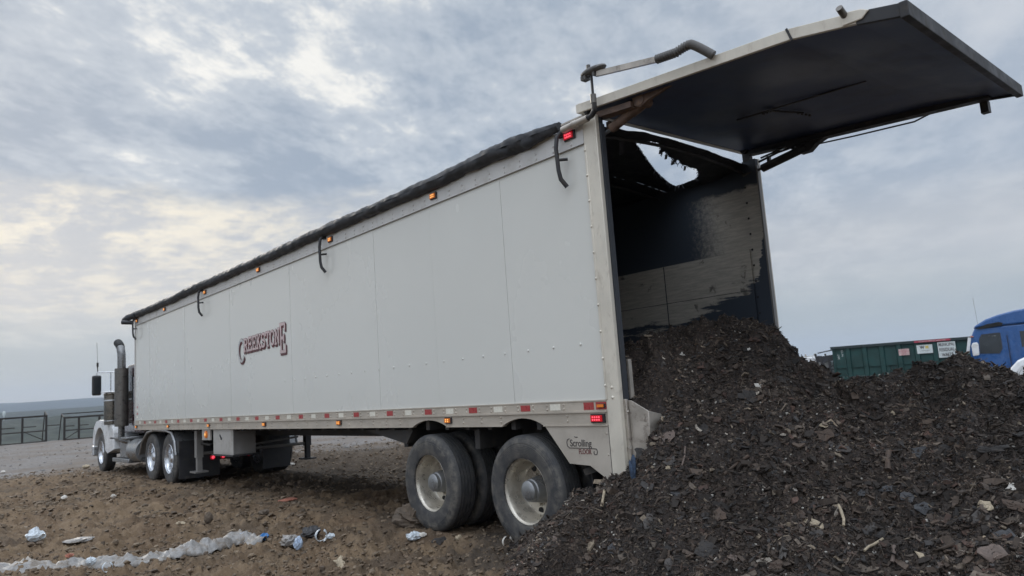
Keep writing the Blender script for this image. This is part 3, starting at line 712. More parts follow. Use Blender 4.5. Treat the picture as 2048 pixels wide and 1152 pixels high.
for ch, a, c, z0, z1 in LOGO:
    big = z1 - z0 > .3; t0 = .044 if big else .032
    stroke_letter(ch, a, c, z0, z1, H - .0050, t0 + .014, lo_, 0, -.022, -.026)
    stroke_letter(ch, a, c, z0, z1, H - .0026, t0 + .009, lo_, 0)
    stroke_letter(ch, a, c, z0, z1, H - .0002, t0, lo_, 2 if ch == 'C' else 1)
lo_.build('logo_lettering', [M['maroon'], M['pink'], M['greylet']], T, recalc=True)

# ---- spill plate beside the outlet
b = MB()
def plate(P4, th, mb):
    p = [Vector(q) for q in P4]; n = (p[1] - p[0]).cross(p[2] - p[0]).normalized() * th
    k = len(p); mb.add(p + [q + n for q in p], [list(range(k)), list(range(2 * k - 1, k - 1, -1))] + [(i, (i + 1) % k, k + (i + 1) % k, k + i) for i in range(k)])
plate([(-.003, 1.235, 1.292), (-.06, 1.232, 1.285), (-.215, 1.222, 1.200), (-.205, 1.222, .915), (-.003, 1.235, .70)], .008, b)
plate([(-.217, 1.222, 1.200), (-.235, 1.085, 1.165), (-.215, 1.085, .94), (-.207, 1.222, .915)], .008, b)
b.box(-.03, -.001, 1.238, 1.262, .70, 1.30)
for zz in (.80, 1.2): b.dome((-.03, 1.25, zz), (-1, 0, 0), .012, .012)
b.build('spill_plate', M['alu'], T, bevel=.003)
b = MB(); b.tube([(-.008, 1.25, .92), (-.03, 1.262, .92)], .016, 8); b.build('plate_latch', M['alu'], T)
b = MB()
b.box(-.02, .0, 1.14, 1.18, 1.30, 1.62); b.build('corner_bracket', M['alu'], T)

# ---- wheels
def make_tyre(dark=False):
    b = MB(); w = .135
    prof = [(.298, w - .020), (.305, w - .004), (.330, w + .004), (.385, w + .007), (.430, w + .006), (.432, w + .0035), (.440, w + .0035), (.442, w + .005), (.475, w - .004), (.497, w - .014), (.509, w - .028)]
    tread = []
    for c in (-.082, -.041, 0, .041, .082)[::-1]: tread += [(.515, c + .0055), (.503, c + .004), (.503, c - .004), (.515, c - .0055)]
    prof = prof + tread + [(r, -h) for r, h in prof[::-1]]
    n = 144; np_ = len(prof)
    b.lathe(prof, (0, 0, 0), 'y', n, 0, rj=lambda q, j: (-.004 if (j % 2 and (q in (9, 10, np_ - 10, np_ - 11))) else 0))
    me = b.build('tyre', M['tyre'], None, angle=28); return me
def make_wheel():
    b = MB()
    prof = [(.298, .128), (.302, .122), (.300, .112), (.288, .106), (.278, .088), (.268, .03), (.262, -.055), (.240, -.085), (.17, -.098), (.12, -.098)]
    b.lathe(prof, (0, 0, 0), 'y', 64, 0); b.lathe([(.2615, -.06), (.265, -.115), (.300, -.125)], (0, 0, 0), 'y', 48, 0)
    for i in range(10):
        a = 2 * math.pi * (i + .3) / 10; b.cyl((math.cos(a) * .148, -.100, math.sin(a) * .148), (math.cos(a) * .148, -.068, math.sin(a) * .148), .014, n=8)
    for i in range(5):
        a = 2 * math.pi * (i + .12) / 5; c = Vector((math.cos(a) * .208, -.0930, math.sin(a) * .208))
        b.cyl(c, c + Vector((0, .0045, 0)), .034, n=14, mi=1)
    return b.build('wheel', [M['rim'], M['dark']], None)
def make_hub():
    b = MB(); b.lathe([(.128, -.100), (.118, -.03), (.106, .045), (.094, .052), (.094, .088), (.080, .100), (.045, .107), (.001, .109)], (0, 0, 0), 'y', 32); return b.build('hub_cap', M['hub'], None)
wh, ty, hu = make_wheel(), make_tyre(), make_hub()
def copy_part(o, parent):
    c = o.copy(); COL.objects.link(c); c.parent = parent; return c
def set_wheel(w_, loc, rz, spin, parent):
    w_.location = loc; w_.rotation_euler = (0, spin, rz); w_.parent = parent
    w_.matrix_parent_inverse = Matrix.Translation(-Vector(parent.location))
first = True
def trailer_wheel(loc, rz, spin, thing, hub=True, wheel=None):
    global first
    if first:
        w_, t_, h_ = wh, ty, hu; first = False
        t_.parent = w_; h_.parent = w_
    else:
        w_ = wh.copy(); COL.objects.link(w_); copy_part(ty, w_)
        if hub: copy_part(hu, w_)
    set_wheel(w_, loc, rz, spin, thing); return w_
AXS = (1.272, 2.812); WZ = .498
for i, ax_ in enumerate(AXS):
    trailer_wheel((ax_, 1.145, WZ), 0, .3 + i * 1.1, T); trailer_wheel((ax_, .80, WZ), math.pi, 1.1, T, False)
    trailer_wheel((ax_, -1.145, WZ), math.pi, .9, T); trailer_wheel((ax_, -.80, WZ), 0, .2, T, False)
b = MB()
for ax_ in AXS:
    b.tube([(ax_, -1.1, WZ), (ax_, 1.1, WZ)], .065, 12)
    for s in (-.52, .52): b.box(ax_ - .45, ax_ + .05, s - .04, s + .04, .56, .66); b.cyl((ax_ - .35, s, .64), (ax_ - .35, s, .92), .11, n=12); b.box(ax_ + .18, ax_ + .34, s - .05, s + .05, .60, .92)
b.build('axle', M['under'], T)
b = MB()
for s in (-.52, .52):
    b.prism([(.25, .78), (4.0, .78), (4.9, .93), (4.9, 1.055), (.25, 1.055)], s - .05, s + .05)
b.prism([(3.35, .90), (4.3, 1.06), (3.2, 1.06)], .62, 1.20)
for x in (.6, 2.05, 3.4): b.box(x, x + .08, -1.15, 1.15, .86, 1.055)
b.build('subframe', M['under'], T)
b = MB(); b.beam((.52, 1.24, .70), (.10, 1.02, .83), .02, .055); b.build('step_bar', M['under'], T)
for s in (1, -1):
    b = MB(); b.box(.47, .48, s * .66, s * 1.2, .34, .95); b.build('mud_flap', M['black'], T)
# ---- things hung below the middle
b = MB(); b.box(9.72, 10.16, 1.235, 1.262, .90, 1.09); o1 = b.build('lamp_plate', M['box'], T)
b = MB(); b.lathe([(.065, .262 - .262), (.065, .018), (.05, .026), (.001, .03)], (9.92, 1.263, 1.0), 'y', 20, 0); b.lathe([(.03, .027), (.001, .036)], (9.92, 1.263, 1.0), 'y', 14, 1)
b.build('round_lamp', [M['amber'], M['amber_led']], o1)
b = MB(); b.box(8.66, 9.60, .86, 1.25, .66, 1.085, 0); b.box(8.648, 8.66, .87, 1.24, .67, 1.08, 1)
b.box(8.7, 9.56, 1.2505, 1.256, .69, 1.06, 0)
tb = b.build('tool_box', [M['box'], M['boxdark']], T, bevel=.006)
b = MB(); b.beam((9.25, 1.258, .99), (9.17, 1.262, .93), .03, .01, up=(0, 1, 0)); b.cyl((9.17, 1.256, .93), (9.17, 1.27, .93), .022, n=10); b.build('handle', M['black'], tb)
b = MB(); b.box(8.62, 9.65, .80, 1.27, .632, .658); b.build('box_shelf', M['black'], T)
for s in (1, -1):
    b = MB(); b.box(10.78, 10.92, s * 1.10 - .06, s * 1.10 + .06, .55, 1.06); b.box(10.80, 10.90, s * 1.1 - .045, s * 1.1 + .045, .30, .56); b.box(10.68, 11.02, s * 1.1 - .12, s * 1.1 + .12, .27, .30)
    if s < 0: b.prism([(10.92, .72), (12.0, 1.05), (10.92, 1.05)], s * 1.08, s * 1.12)
    b.build('landing_leg', M['boxdark' if s > 0 else 'black'], T)
b = MB(); b.tube([(10.85, -1.05, .60), (10.85, 1.05, .62)], .03, 8); b.tube([(10.85, -.9, .75), (10.85, .2, .68)], .02, 8); b.build('leg_shaft', M['boxdark'], T)
b = MB(); b.cyl((11.0, .95, .78), (11.0, .95, 1.0), .10, n=14); b.tube([(10.9, 1.1, .82), (10.5, 1.0, .78), (10.6, .7, .85)], .025, 8); b.build('air_tank', M['under'], T)

# ---- raised rear door
D = MB()
prof = [(.16, 3.840), (-1.77, 3.690), (-2.20, 3.612), (-2.48, 3.548)]
def dpt(i, y, dz=0): x, z = prof[i]; k = (1.3 - y) / 2.6; return (x + (.10 if i == 3 else .04 if i == 2 else 0) * k, y, z + dz + (.045, .05, .075, .105)[i] * k)
YN, YF = 1.312, -1.312
b = MB()                                           # skin with lining
for i in range(3):
    pp = [dpt(i, YN - .03), dpt(i, YF + .03), dpt(i + 1, YF + .03), dpt(i + 1, YN - .03)]
    q = [(p[0], p[1], p[2] - .070) for p in pp]; u = [(p[0], p[1], p[2] - .008) for p in pp]
    b.add(q + u, [(0, 1, 2, 3), (7, 6, 5, 4), (0, 4, 5, 1), (1, 5, 6, 2), (2, 6, 7, 3), (3, 7, 4, 0)], 0)
door = b.build('tailgate', M['door'], T)
def frame_run(name, y0, y1, segs, m_, th=.078, drop=.0):
    b = MB()
    for i in segs:
        a0, a1, c0, c1 = dpt(i, y0, drop), dpt(i, y1, drop), dpt(i + 1, y0, drop), dpt(i + 1, y1, drop)
        lo = [(p[0], p[1], p[2] - th) for p in (a0, a1, c1, c0)]; hi = [a0, a1, c1, c0]
        b.add(lo + hi, [(0, 1, 2, 3), (7, 6, 5, 4), (0, 4, 5, 1), (1, 5, 6, 2), (2, 6, 7, 3), (3, 7, 4, 0)], 0)
    return b.build(name, m_, door, bevel=.004)
frame_run('door_edge', YN - .03, YN, (0, 1), M['post']); frame_run('door_edge', YN - .03, YN, (2,), M['black'], .085)
frame_run('door_edge', YF, YF + .03, (0, 1, 2), M['black'], .088)
b = MB(); b.beam(dpt(3, YN + .01, -.045), dpt(3, YF - .03, -.045), .05, .098); b.build('door_edge', M['black'], door, bevel=.005)
b = MB(); b.beam((.17, YN, 3.802), (.17, YF, 3.846), .05, .075); b.build('door_edge', M['post'], door)
b = MB(); b.beam((-1.755, YN + .002, 3.694), (-1.785, YN + .002, 3.600), .016, .006, up=(0, 1, 0)); b.build('edge_joint', M['black'], door)
b = MB(); b.cyl((-2.14, YN - .03, 3.595), (-2.14, YN + .07, 3.645), .022, n=12); b.build('latch_pin', M['stain'], door)
b = MB(); b.prism([(-2.12, 3.635), (-2.24, 3.612), (-2.29, 3.585), (-2.24, 3.545), (-2.12, 3.55)], YN + .0005, YN + .012); b.build('latch_plate', M['post'], door, bevel=.006)
# seam rib and bracket marks under the lining
b = MB(); b.beam((-.55, 0, 3.702 + .028 - .02), (-1.70, 0, 3.602 + .049), .014, .012); b.beam((-.85, -.02, 3.70), (-1.0, -.35, 3.695), .016, .012)
for q in range(4): b.box(-.80 - .03 * q, -.785 - .03 * q, -.05, -.02, 3.688, 3.705)
for q in range(4): b.box(-.98 - .01 * q, -.965 - .01 * q, -.32 - .05 * q, -.30 - .05 * q, 3.685, 3.70)
b.build('seam_rib', M['black'], door)
b = MB(); b.beam((.05, -1.22, 3.770), (-2.2, -1.22, 3.61), .10, .05); b.build('door_stiffener', M['black'], door)
b = MB(); b.beam((.05, 1.20, 3.71), (-.35, 1.20, 3.675), .10, .05); b.build('door_stiffener', M['rust'], door)
b = MB(); b.tube([(-.45, -1.335, 3.70), (-1.0, -1.34, 3.655), (-1.55, -1.34, 3.62), (-1.75, -1.33, 3.66)], .008, 6); b.build('door_cable', M['black'], door)
b = MB(); b.box(-2.16, -2.10, YF - .03, YF + .04, 3.50, 3.60); b.build('door_latch', M['black'], door)
# hinge plates and lift cylinders
for s in (1, -1):
    b = MB(); b.box(.06, .14, s * (H - .03), s * (H - .10), 3.69, 3.80 if s > 0 else 3.83); b.cyl((.10, s * (H - .14), 3.775 + (.03 if s < 0 else 0)), (.10, s * (H + .0), 3.775 + (.03 if s < 0 else 0)), .035, n=12); b.build('door_hinge', M['black'], T)
b = MB()
b.tube([(-.03, 1.13, 3.590), (-.27, 1.13, 3.660)], .042, 14); b.tube([(-.26, 1.13, 3.657), (-.42, 1.13, 3.705)], [.049, .049], 14); b.tube([(-.05, 1.06, 3.66), (-.14, 1.06, 3.71), (-.27, 1.07, 3.74)], .016, 8)
b.box(-.02, .02, 1.05, 1.14, 3.585, 3.66)
cyl = b.build('lift_cylinder', M['rust'], T)
b = MB(); b.tube([(.13, 1.14, 3.54), (-.03, 1.13, 3.590)], .016, 10); b.build('cylinder_rod', M['chrome'], cyl)
b = MB(); b.prism([(-.36, 3.66), (-.42, 3.635), (-.50, 3.665), (-.74, 3.705), (-.34, 3.75)], 1.185, 1.215); b.cyl((-.42, 1.10, 3.69), (-.42, 1.225, 3.69), .045, n=14)
b.box(-.33, -.25, 1.05, 1.10, 3.70, 3.75); b.build('cylinder_bracket', M['rust'], door)
b = MB()
b.tube([(-.06, -1.23, 3.572), (-.56, -1.23, 3.655)], .043, 14); b.prism([(-.50, 3.60), (-.60, 3.60), (-.68, 3.66), (-.80, 3.70), (-1.0, 3.72), (-.45, 3.76)], -1.20, -1.28)
b.tube([(-.05, -1.24, 3.69), (-.28, -1.24, 3.72), (-.40, -1.24, 3.73)], .010, 6); b.tube([(-.02, -1.24, 3.655), (-.25, -1.24, 3.695), (-.40, -1.24, 3.70)], .012, 6)
b.box(-.16, -.13, -1.25, -1.21, 3.60, 3.68); b.cyl((-.42, -1.29, 3.715), (-.42, -1.17, 3.715), .04, n=12)
cyl2 = b.build('lift_cylinder', M['black'], T)
b = MB(); b.tube([(.16, -1.20, 3.545), (-.07, -1.23, 3.575)], .015, 10); b.build('cylinder_rod', M['stain'], cyl2)

# ================================================================== TRACTOR UNIT
K = empty('truck_tractor', (15.2, 0, 0), 'white nosed tractor truck with tall exhaust stack coupled to the white trailer', 'truck')
def disc_wheel(n_spokes=10):
    b = MB(); prof = [(.298, .14), (.302, .135), (.298, .120), (.280, .112), (.268, .09), (.262, .02), (.225, .0), (.16, .005), (.10, .03)]
    b.lathe(prof, (0, 0, 0), 'y', 40, 0); b.lathe([(.262, 0), (.265, -.12), (.30, -.13)], (0, 0, 0), 'y', 32, 0)
    b.lathe([(.105, .03), (.10, .085), (.07, .11), (.001, .115)], (0, 0, 0), 'y', 24, 0)
    for i in range(n_spokes):
        a = 2 * math.pi * i / n_spokes; c = Vector((math.cos(a) * .215, .0015, math.sin(a) * .215)); b.cyl(c, c + Vector((0, .003, 0)), .026, n=10, mi=1)
        c = Vector((math.cos(a + .3) * .145, .008, math.sin(a + .3) * .145)); b.cyl(c, c + Vector((0, .03, 0)), .014, n=8)
    return b.build('wheel', [M['chrome'], M['dark']], None)
cw = disc_wheel(); ct = ty.copy(); ct.data = ty.data; COL.objects.link(ct); ct.parent = cw; first_k = True
def truck_wheel(loc, rz, thing):
    global first_k
    if first_k: w_ = cw; first_k = False
    else:
        w_ = cw.copy(); COL.objects.link(w_); copy_part(ct, w_)
    set_wheel(w_, loc, rz, random.random() * 3, thing)
for x in (12.32, 13.60):
    for s in (1, -1):
        truck_wheel((x, s * 1.09, .50), 0 if s > 0 else math.pi, K)
        truck_wheel((x, s * .74, .50), math.pi if s > 0 else 0, K)
for s in (1, -1): truck_wheel((18.42, s * 1.06, .50), 0 if s > 0 else math.pi, K)
b = MB()
for s in (-.43, .43): b.box(11.3, 19.3, s - .04, s + .04, .66, .94)
for x in (12.32, 13.60, 18.42): b.tube([(x, -1.0, .5), (x, 1.0, .5)], .08, 10)
for x in (11.6, 12.95, 14.6, 16.2): b.box(x, x + .1, -.6, .6, .68, .92)
b.lathe([(.001, .0), (.48, .0), (.50, .04), (.48, .08), (.001, .08)], (13.0, 0, .97), 'z', 24)
b.build('chassis', M['under'], K)
for s in (1, -1):                                  # polished half fenders over the drive wheels
    b = MB(); pts = [(11.72, .60), (11.80, .86), (11.98, 1.03), (12.3, 1.075), (13.2, 1.095), (13.75, 1.04), (14.15, .84), (14.38, .56)]
    for (x0, z0), (x1, z1) in zip(pts[:-1], pts[1:]):
        b.add([(x0, s * .60, z0), (x0, s * 1.26, z0), (x1, s * 1.26, z1), (x1, s * .60, z1), (x0, s * .60, z0 - .02), (x0, s * 1.26, z0 - .02), (x1, s * 1.26, z1 - .02), (x1, s * .60, z1 - .02)],
              [(0, 1, 2, 3), (7, 6, 5, 4), (0, 4, 5, 1), (1, 5, 6, 2), (2, 6, 7, 3), (3, 7, 4, 0)])
    b.tube([(p[0], s * 1.262, p[1] - .01) for p in pts], .028, 8)
    b.build('drive_fender', M['hub'], K)
    b = MB(); b.box(11.60, 11.62, s * .45, s * (1.24 if s > 0 else 1.05), .12, .86); b.build('mud_flap', M['black'], K)
b = MB(); b.box(11.28, 11.34, .2, .95, .44, .58); b.build('tail_bar', M['black'], K)
for (yy, zz) in ((.70, .50), (.50, .50), (-.02, .66), (-.02, .50)):
    b = MB(); b.lathe([(.050, 0), (.045, -.025), (.001, -.03)], (11.28, yy, zz), 'x', 16, 0); b.lathe([(.03, -.028), (.001, -.036)], (11.28, yy, zz), 'x', 12, 1); b.build('tail_lamp', [M['redlens'], M['red_led']], K)
# cab
b = MB(); b.prism([(15.05, 1.0), (17.05, 1.0), (17.05, 1.75), (16.75, 2.58), (16.5, 2.68), (15.2, 2.70), (15.05, 2.6)], -1.0, 1.0)
cab = b.build('cab', M['maroonpaint'], K, bevel=.04)
b = MB(); b.box(16.0, 16.62, 1.0005, 1.006, 1.78, 2.42); b.box(16.0, 16.62, -1.006, -1.0005, 1.78, 2.42); b.build('side_window', M['glass'], cab)
b = MB(); b.prism([(17.06, 1.78), (16.78, 2.52), (16.77, 2.52), (17.05, 1.78)], -.88, .88); b.build('windscreen', M['glass'], cab)
b = MB(); b.box(15.03, 15.05, .55, .75, 1.9, 2.4); b.box(15.9, 15.94, 1.003, 1.02, 1.45, 2.35); b.build('grab_rail', M['chrome'], cab)
for (x, y, z) in ((15.15, .93, 2.70), (16.4, .8, 2.71), (15.04, .9, 1.28)):
    b = MB(); b.ball((x, y, z), .05, 10, 0, 1, 1, .7); b.build('marker_lamp', M['redlens'], K)
# hood and front fenders
b = MB(); b.prism([(17.052, .95), (19.25, .95), (19.30, 1.30), (19.15, 1.48), (17.8, 1.66), (17.052, 1.70)], -.68, .68); b.build('hood', M['white'], K, bevel=.06)
b = MB(); b.box(19.3, 19.36, -.55, .55, .62, 1.38); b.build('grille', M['chrome'], K)
b = MB(); b.box(19.40, 19.58, -1.2, 1.2, .38, .66); b.build('front_bumper', M['chrome'], K, bevel=.03)
for s in (1, -1):
    b = MB(); outer = [(19.22, .74), (19.20, .98), (19.08, 1.18), (18.82, 1.32), (18.45, 1.36), (18.0, 1.34), (17.5, 1.28), (17.05, 1.20), (16.86, 1.02), (16.82, .62), (17.55, .50), (17.72, .56)]
    inner = [(17.80 + .0, .60)] + [(18.42 + .66 * math.cos(R(a)), .50 + .66 * math.sin(R(a))) for a in range(165, 10, -15)] + [(19.06, .66)]
    b.prism(outer + inner, s * .66, s * 1.24)
    b.build('front_fender', M['white'], K, bevel=.03)
    b = MB(); b.box(19.18, 19.26, s * .86 - .09, s * .86 + .09, 1.0, 1.16); b.build('headlight', M['chrome'], K)
    # air cleaner beside the cowl
    b = MB(); b.cyl((17.36, s * 1.17, 1.23), (17.36, s * 1.17, 1.98), .19, n=24); b.lathe([(.195, 0), (.20, .03), (.15, .09), (.001, .11)], (17.36, s * 1.17, 1.98), 'z', 24)
    ac = b.build('air_cleaner', M['aircl'], K)
    b = MB(); b.lathe([(.197, 0), (.197, .035)], (17.36, s * 1.17, 1.83), 'z', 24); b.lathe([(.197, 0), (.197, .02)], (17.36, s * 1.17, 1.32), 'z', 24); b.build('clamp_band', M['chrome'], ac)
    # exhaust stack
    b = MB(); b.cyl((16.27, s * 1.20, 1.18), (16.27, s * 1.20, 2.60), .155, n=24); st_ = b.build('exhaust_stack', M['stain'], K)
    b = MB(); b.tube([(16.27, s * 1.20, 2.58), (16.27, s * 1.20, 2.86), (16.29, s * 1.20, 2.98), (16.36, s * 1.20, 3.10), (16.48, s * 1.20, 3.20), (16.62, s * 1.20, 3.26)], [.095, .095, .095, .096, .098, .10], 20, caps=False)
    b.build('exhaust_pipe', M['stack'], st_)
    b = MB(); b.tube([(16.27, s * 1.20, 1.2), (16.27, s * 1.2, .85), (15.9, s * 1.1, .80), (15.3, s * .7, .78)], .075, 12)
    b.build('exhaust_elbow', M['stack'], st_)
    b = MB(); b.tube([(16.38, s * 1.20, 3.13), (16.48, s * 1.20, 3.205), (16.63, s * 1.20, 3.265)], [.100, .101, .103], 20); b.build('pipe_mouth', M['dark'], st_)
    # tank and steps
    b = MB(); b.tube([(14.75, s * 1.0, .60), (15.6, s * 1.0, .60)], .27, 20); b.box(15.62, 17.2, s * .75, s * 1.2, .30, .40); b.box(15.7, 16.6, s * .72, s * 1.16, .42, .86); b.box(15.62, 17.3, s * .7, s * 1.24, .86, .92)
    b.build('step_tank', M['hub'], K, bevel=.015)
    # mirror
    b = MB(); b.box(17.33, 17.45, s * 1.42, s * 1.63, 1.99, 2.50); mi = b.build('mirror', M['black'], K, bevel=.04)
    b = MB(); b.box(17.324, 17.3295, s * 1.445, s * 1.605, 2.03, 2.46); b.build('mirror_glass', M['glass'], mi)
    b = MB()
    for pts in ([(17.0, s * 1.0, 2.55), (17.38, s * 1.52, 2.58), (17.40, s * 1.52, 2.50)], [(17.0, s * 1.0, 2.05), (17.2, s * 1.25, 2.06), (17.38, s * 1.50, 2.06)], [(17.2, s * 1.24, 2.56), (17.2, s * 1.24, 2.06)]): b.tube(pts, .014, 8)
    b.build('mirror_arm', M['chrome'], mi)
    b = MB(); b.tube([(17.4, s * 1.5, 2.58), (17.41, s * 1.5, 2.80)], .012, 6); b.tube([(17.41, s * 1.5, 2.72), (17.41, s * 1.5, 2.83)], .025, 8); b.tube([(17.41, s * 1.5, 2.8), (17.5, s * 1.5, 3.35)], .004, 5); b.build('antenna', M['fence'], K)

# ================================================================== MULCH
CREST = np.array([  # heading, distance of crest, crest height, distance of foot
    (-34, 7.0, .02, 6.6), (-38.0, 7.0, .25, 6.10), (-41.0, 6.9, .60, 5.75), (-44.5, 6.8, 1.10, 5.35), (-47.5, 6.75, 1.55, 5.05), (-49.3, 6.80, 1.74, 4.85), (-51.5, 6.95, 1.86, 4.65), (-53, 7.15, 1.90, 4.55), (-56.6, 7.30, 1.925, 4.35), (-59.3, 7.20, 1.87, 4.20),
    (-60.8, 7.05, 1.735, 4.15), (-61.75, 7.0, 1.53, 4.12), (-62.4, 7.0, 1.445, 4.10), (-63.4, 7.0, 1.385, 4.05), (-63.95, 7.05, 1.33, 4.03), (-64.25, 7.1, 1.26, 4.02), (-65.4, 7.2, 1.27, 4.00), (-67.0, 7.35, 1.30, 3.95), (-68.5, 7.45, 1.30, 3.90), (-69.9, 7.5, 1.34, 3.90), (-70.8, 7.5, 1.40, 3.87), (-71.8, 7.5, 1.475, 3.85), (-72.8, 7.5, 1.42, 3.85), (-73.9, 7.4, 1.37, 3.80), (-75.5, 7.2, 1.31, 3.75),
    (-79, 7.0, 1.10, 3.8), (-85, 6.6, .75, 4.0), (-93, 6.2, .25, 4.4), (-100, 6.0, -.2, 5.0)])
def heap_polar(x, y):
    d = np.hypot(x - CX, y - CY); h = np.degrees(np.arctan2(y - CY, x - CX))
    o = np.argsort(CREST[:, 0]); A = CREST[o]
    rc = np.interp(h, A[:, 0], A[:, 1]); zc = np.interp(h, A[:, 0], A[:, 2]); r0 = np.interp(h, A[:, 0], A[:, 3])
    t = (d - r0) / (rc - r0); tt = np.clip(t, 0, 1)
    s = .78 * tt + .22 * tt * tt * (3 - 2 * tt) + .05 * np.sin(tt * math.pi * 3) * tt * (1 - tt)
    z = zc * s + np.where(t < 0, t * .5, 0)
    z = np.where(t > 1, zc - .55 * np.maximum(d - rc - .05, 0) - .15 * np.clip(d - rc, 0, .05), z)
    return z
def heap_noise(x, y):
    a = fbm(x * 1.5, y * 1.5, 101, 3) * .115
    r = (np.abs(fbm(x * 3.6, y * 3.6, 104, 4, .6)) - .2) * .19
    f = fbm(x * 17, y * 17, 108, 4, .65) * .06 + (np.abs(fbm(x * 34, y * 34, 112, 3, .6)) - .2) * .028
    return a + r + f
def heap_z(x, y):
    x = np.asarray(x, float); y = np.asarray(y, float)
    z = heap_polar(x, y)
    cap = .76 + (1.30 - y) * 1.0 + np.maximum(-x, 0) * .62                       # slope down past the near corner of the outlet
    k = .12; hh = np.clip(.5 + .5 * (cap - z) / k, 0, 1); zm = cap * (1 - hh) + z * hh - k * hh * (1 - hh)
    zs = np.interp(x, [0, .16, .35, .65, 1.0, 1.35, 1.7], [.72, .66, .57, .42, .20, .04, -.12]); slope = .52
    under = zs - np.abs(np.maximum(y, 1.3) - 1.3) * slope - np.clip(1.3 - y, 0, 3) * .10
    w = sstep(x, -.10, .06); z = zm * (1 - w) + np.minimum(under, np.where(y > 1.3, 9, 9)) * w
    return z + heap_noise(x, y) * np.clip(.35 + z * 1.2, .25, 1)
def load_z(x, y):
    z = heap_polar(x, y)
    z = np.maximum(z, 1.30)
    return z + heap_noise(x, y)

def mulch_material(name, attr):
    m = bpy.data.materials.new(name); m.use_nodes = True; t = m.node_tree; b = t.nodes['Principled BSDF']; g = G(t)
    tc = nd(t, 'ShaderNodeTexCoord'); v = tc.outputs['Object']
    n = g.noise(v, 6, 8, .7, .4); n2 = g.noise(v, 38, 6, .7, .3); n3 = g.voro(v, 60, 'Color'); n4 = g.noise(v, 1.3, 4)
    c = g.mix(g.ss(n2, .32, .68), (.015, .0115, .0095), (.068, .050, .039))
    c = g.mix(g.ss(n, .45, .7, 0, .6), c, (.040, .029, .024))
    c = g.mix(g.ss(n4, .4, .65, 0, .35), c, (.030, .029, .031))
    sp = g.sep(n3)[0]; c = g.mix(g.ss(sp, .93, .97, 0, .55), c, (.16, .125, .095))
    t.links.new(c, b.inputs['Base Color']); b.inputs['Roughness'].default_value = .85; b.inputs['Specular IOR Level'].default_value = .35
    bp = nd(t, 'ShaderNodeBump'); bp.inputs['Strength'].default_value = .9; bp.inputs['Distance'].default_value = .015
    t.links.new(g.math('ADD', n2, g.math('MULTIPLY', g.voro(v, 45), .8)), bp.inputs['Height']); t.links.new(bp.outputs[0], b.inputs['Normal'])
    return m
def chip_material():
    m = bpy.data.materials.new('wood_chip'); m.use_nodes = True; t = m.node_tree; b = t.nodes['Principled BSDF']; g = G(t)
    a = nd(t, 'ShaderNodeAttribute'); a.attribute_name = 'tone'; tc = nd(t, 'ShaderNodeTexCoord')
    c = g.mix(g.ss(g.noise(tc.outputs['Object'], 55, 5, .7), .35, .7, 0, .6), a.outputs['Color'], (.03, .024, .02))
    t.links.new(c, b.inputs['Base Color']); b.inputs['Roughness'].default_value = .75; b.inputs['Specular IOR Level'].default_value = .4
    return m
M['mulch'] = mulch_material('dark_mulch', None); M['chip'] = chip_material()
th = np.radians(np.linspace(-104, -33, 720)); rr = np.concatenate([np.linspace(3.4, 7.9, 560), np.linspace(7.93, 11, 60)])
Tm, Rr = np.meshgrid(th, rr); hx = CX + np.cos(Tm) * Rr; hy = CY + np.sin(Tm) * Rr
hzv = heap_z(hx, hy); floor_ = ground_z(hx, hy)
hzv = np.maximum(hzv, floor_ - .25)
F = gridF(*hx.shape); zz_ = (hzv - floor_).ravel(); ok = (zz_[F].max(1) > -.10)
heap = np_mesh('mulch_heap', np.stack([hx, hy, hzv], -1).reshape(-1, 3), F[ok], M['mulch'], None, True)
tag(heap, 'big heap of dark shredded mulch spilling out behind the white trailer', 'mulch', kind='stuff')
lx, ly = np.meshgrid(np.linspace(-.40, 4.2, 320), np.linspace(-1.22, 1.225, 180))
load = np_mesh('mulch_load', np.stack([lx, ly, load_z(lx, ly) - sstep(-lx, .05, .40) * .30 - sstep(ly, 1.0, 1.22) * sstep(-lx, .0, .2) * .5], -1).reshape(-1, 3), gridF(*lx.shape), M['mulch'], None, True)
tag(load, 'dark mulch still lying on the floor inside the trailer mouth', 'mulch', kind='stuff')
def top_z(x, y):
    x = np.asarray(x, float); y = np.asarray(y, float)
    z = np.maximum(heap_z(x, y), ground_z(x, y))
    ins = (x > -.02) & (np.abs(y) < 1.2) & (x < 4.2)
    return np.where(ins, load_z(x, y), z)
def slope_of(f, x, y, e=.05):
    return (f(x + e, y) - f(x - e, y)) / (2 * e), (f(x, y + e) - f(x, y - e)) / (2 * e)

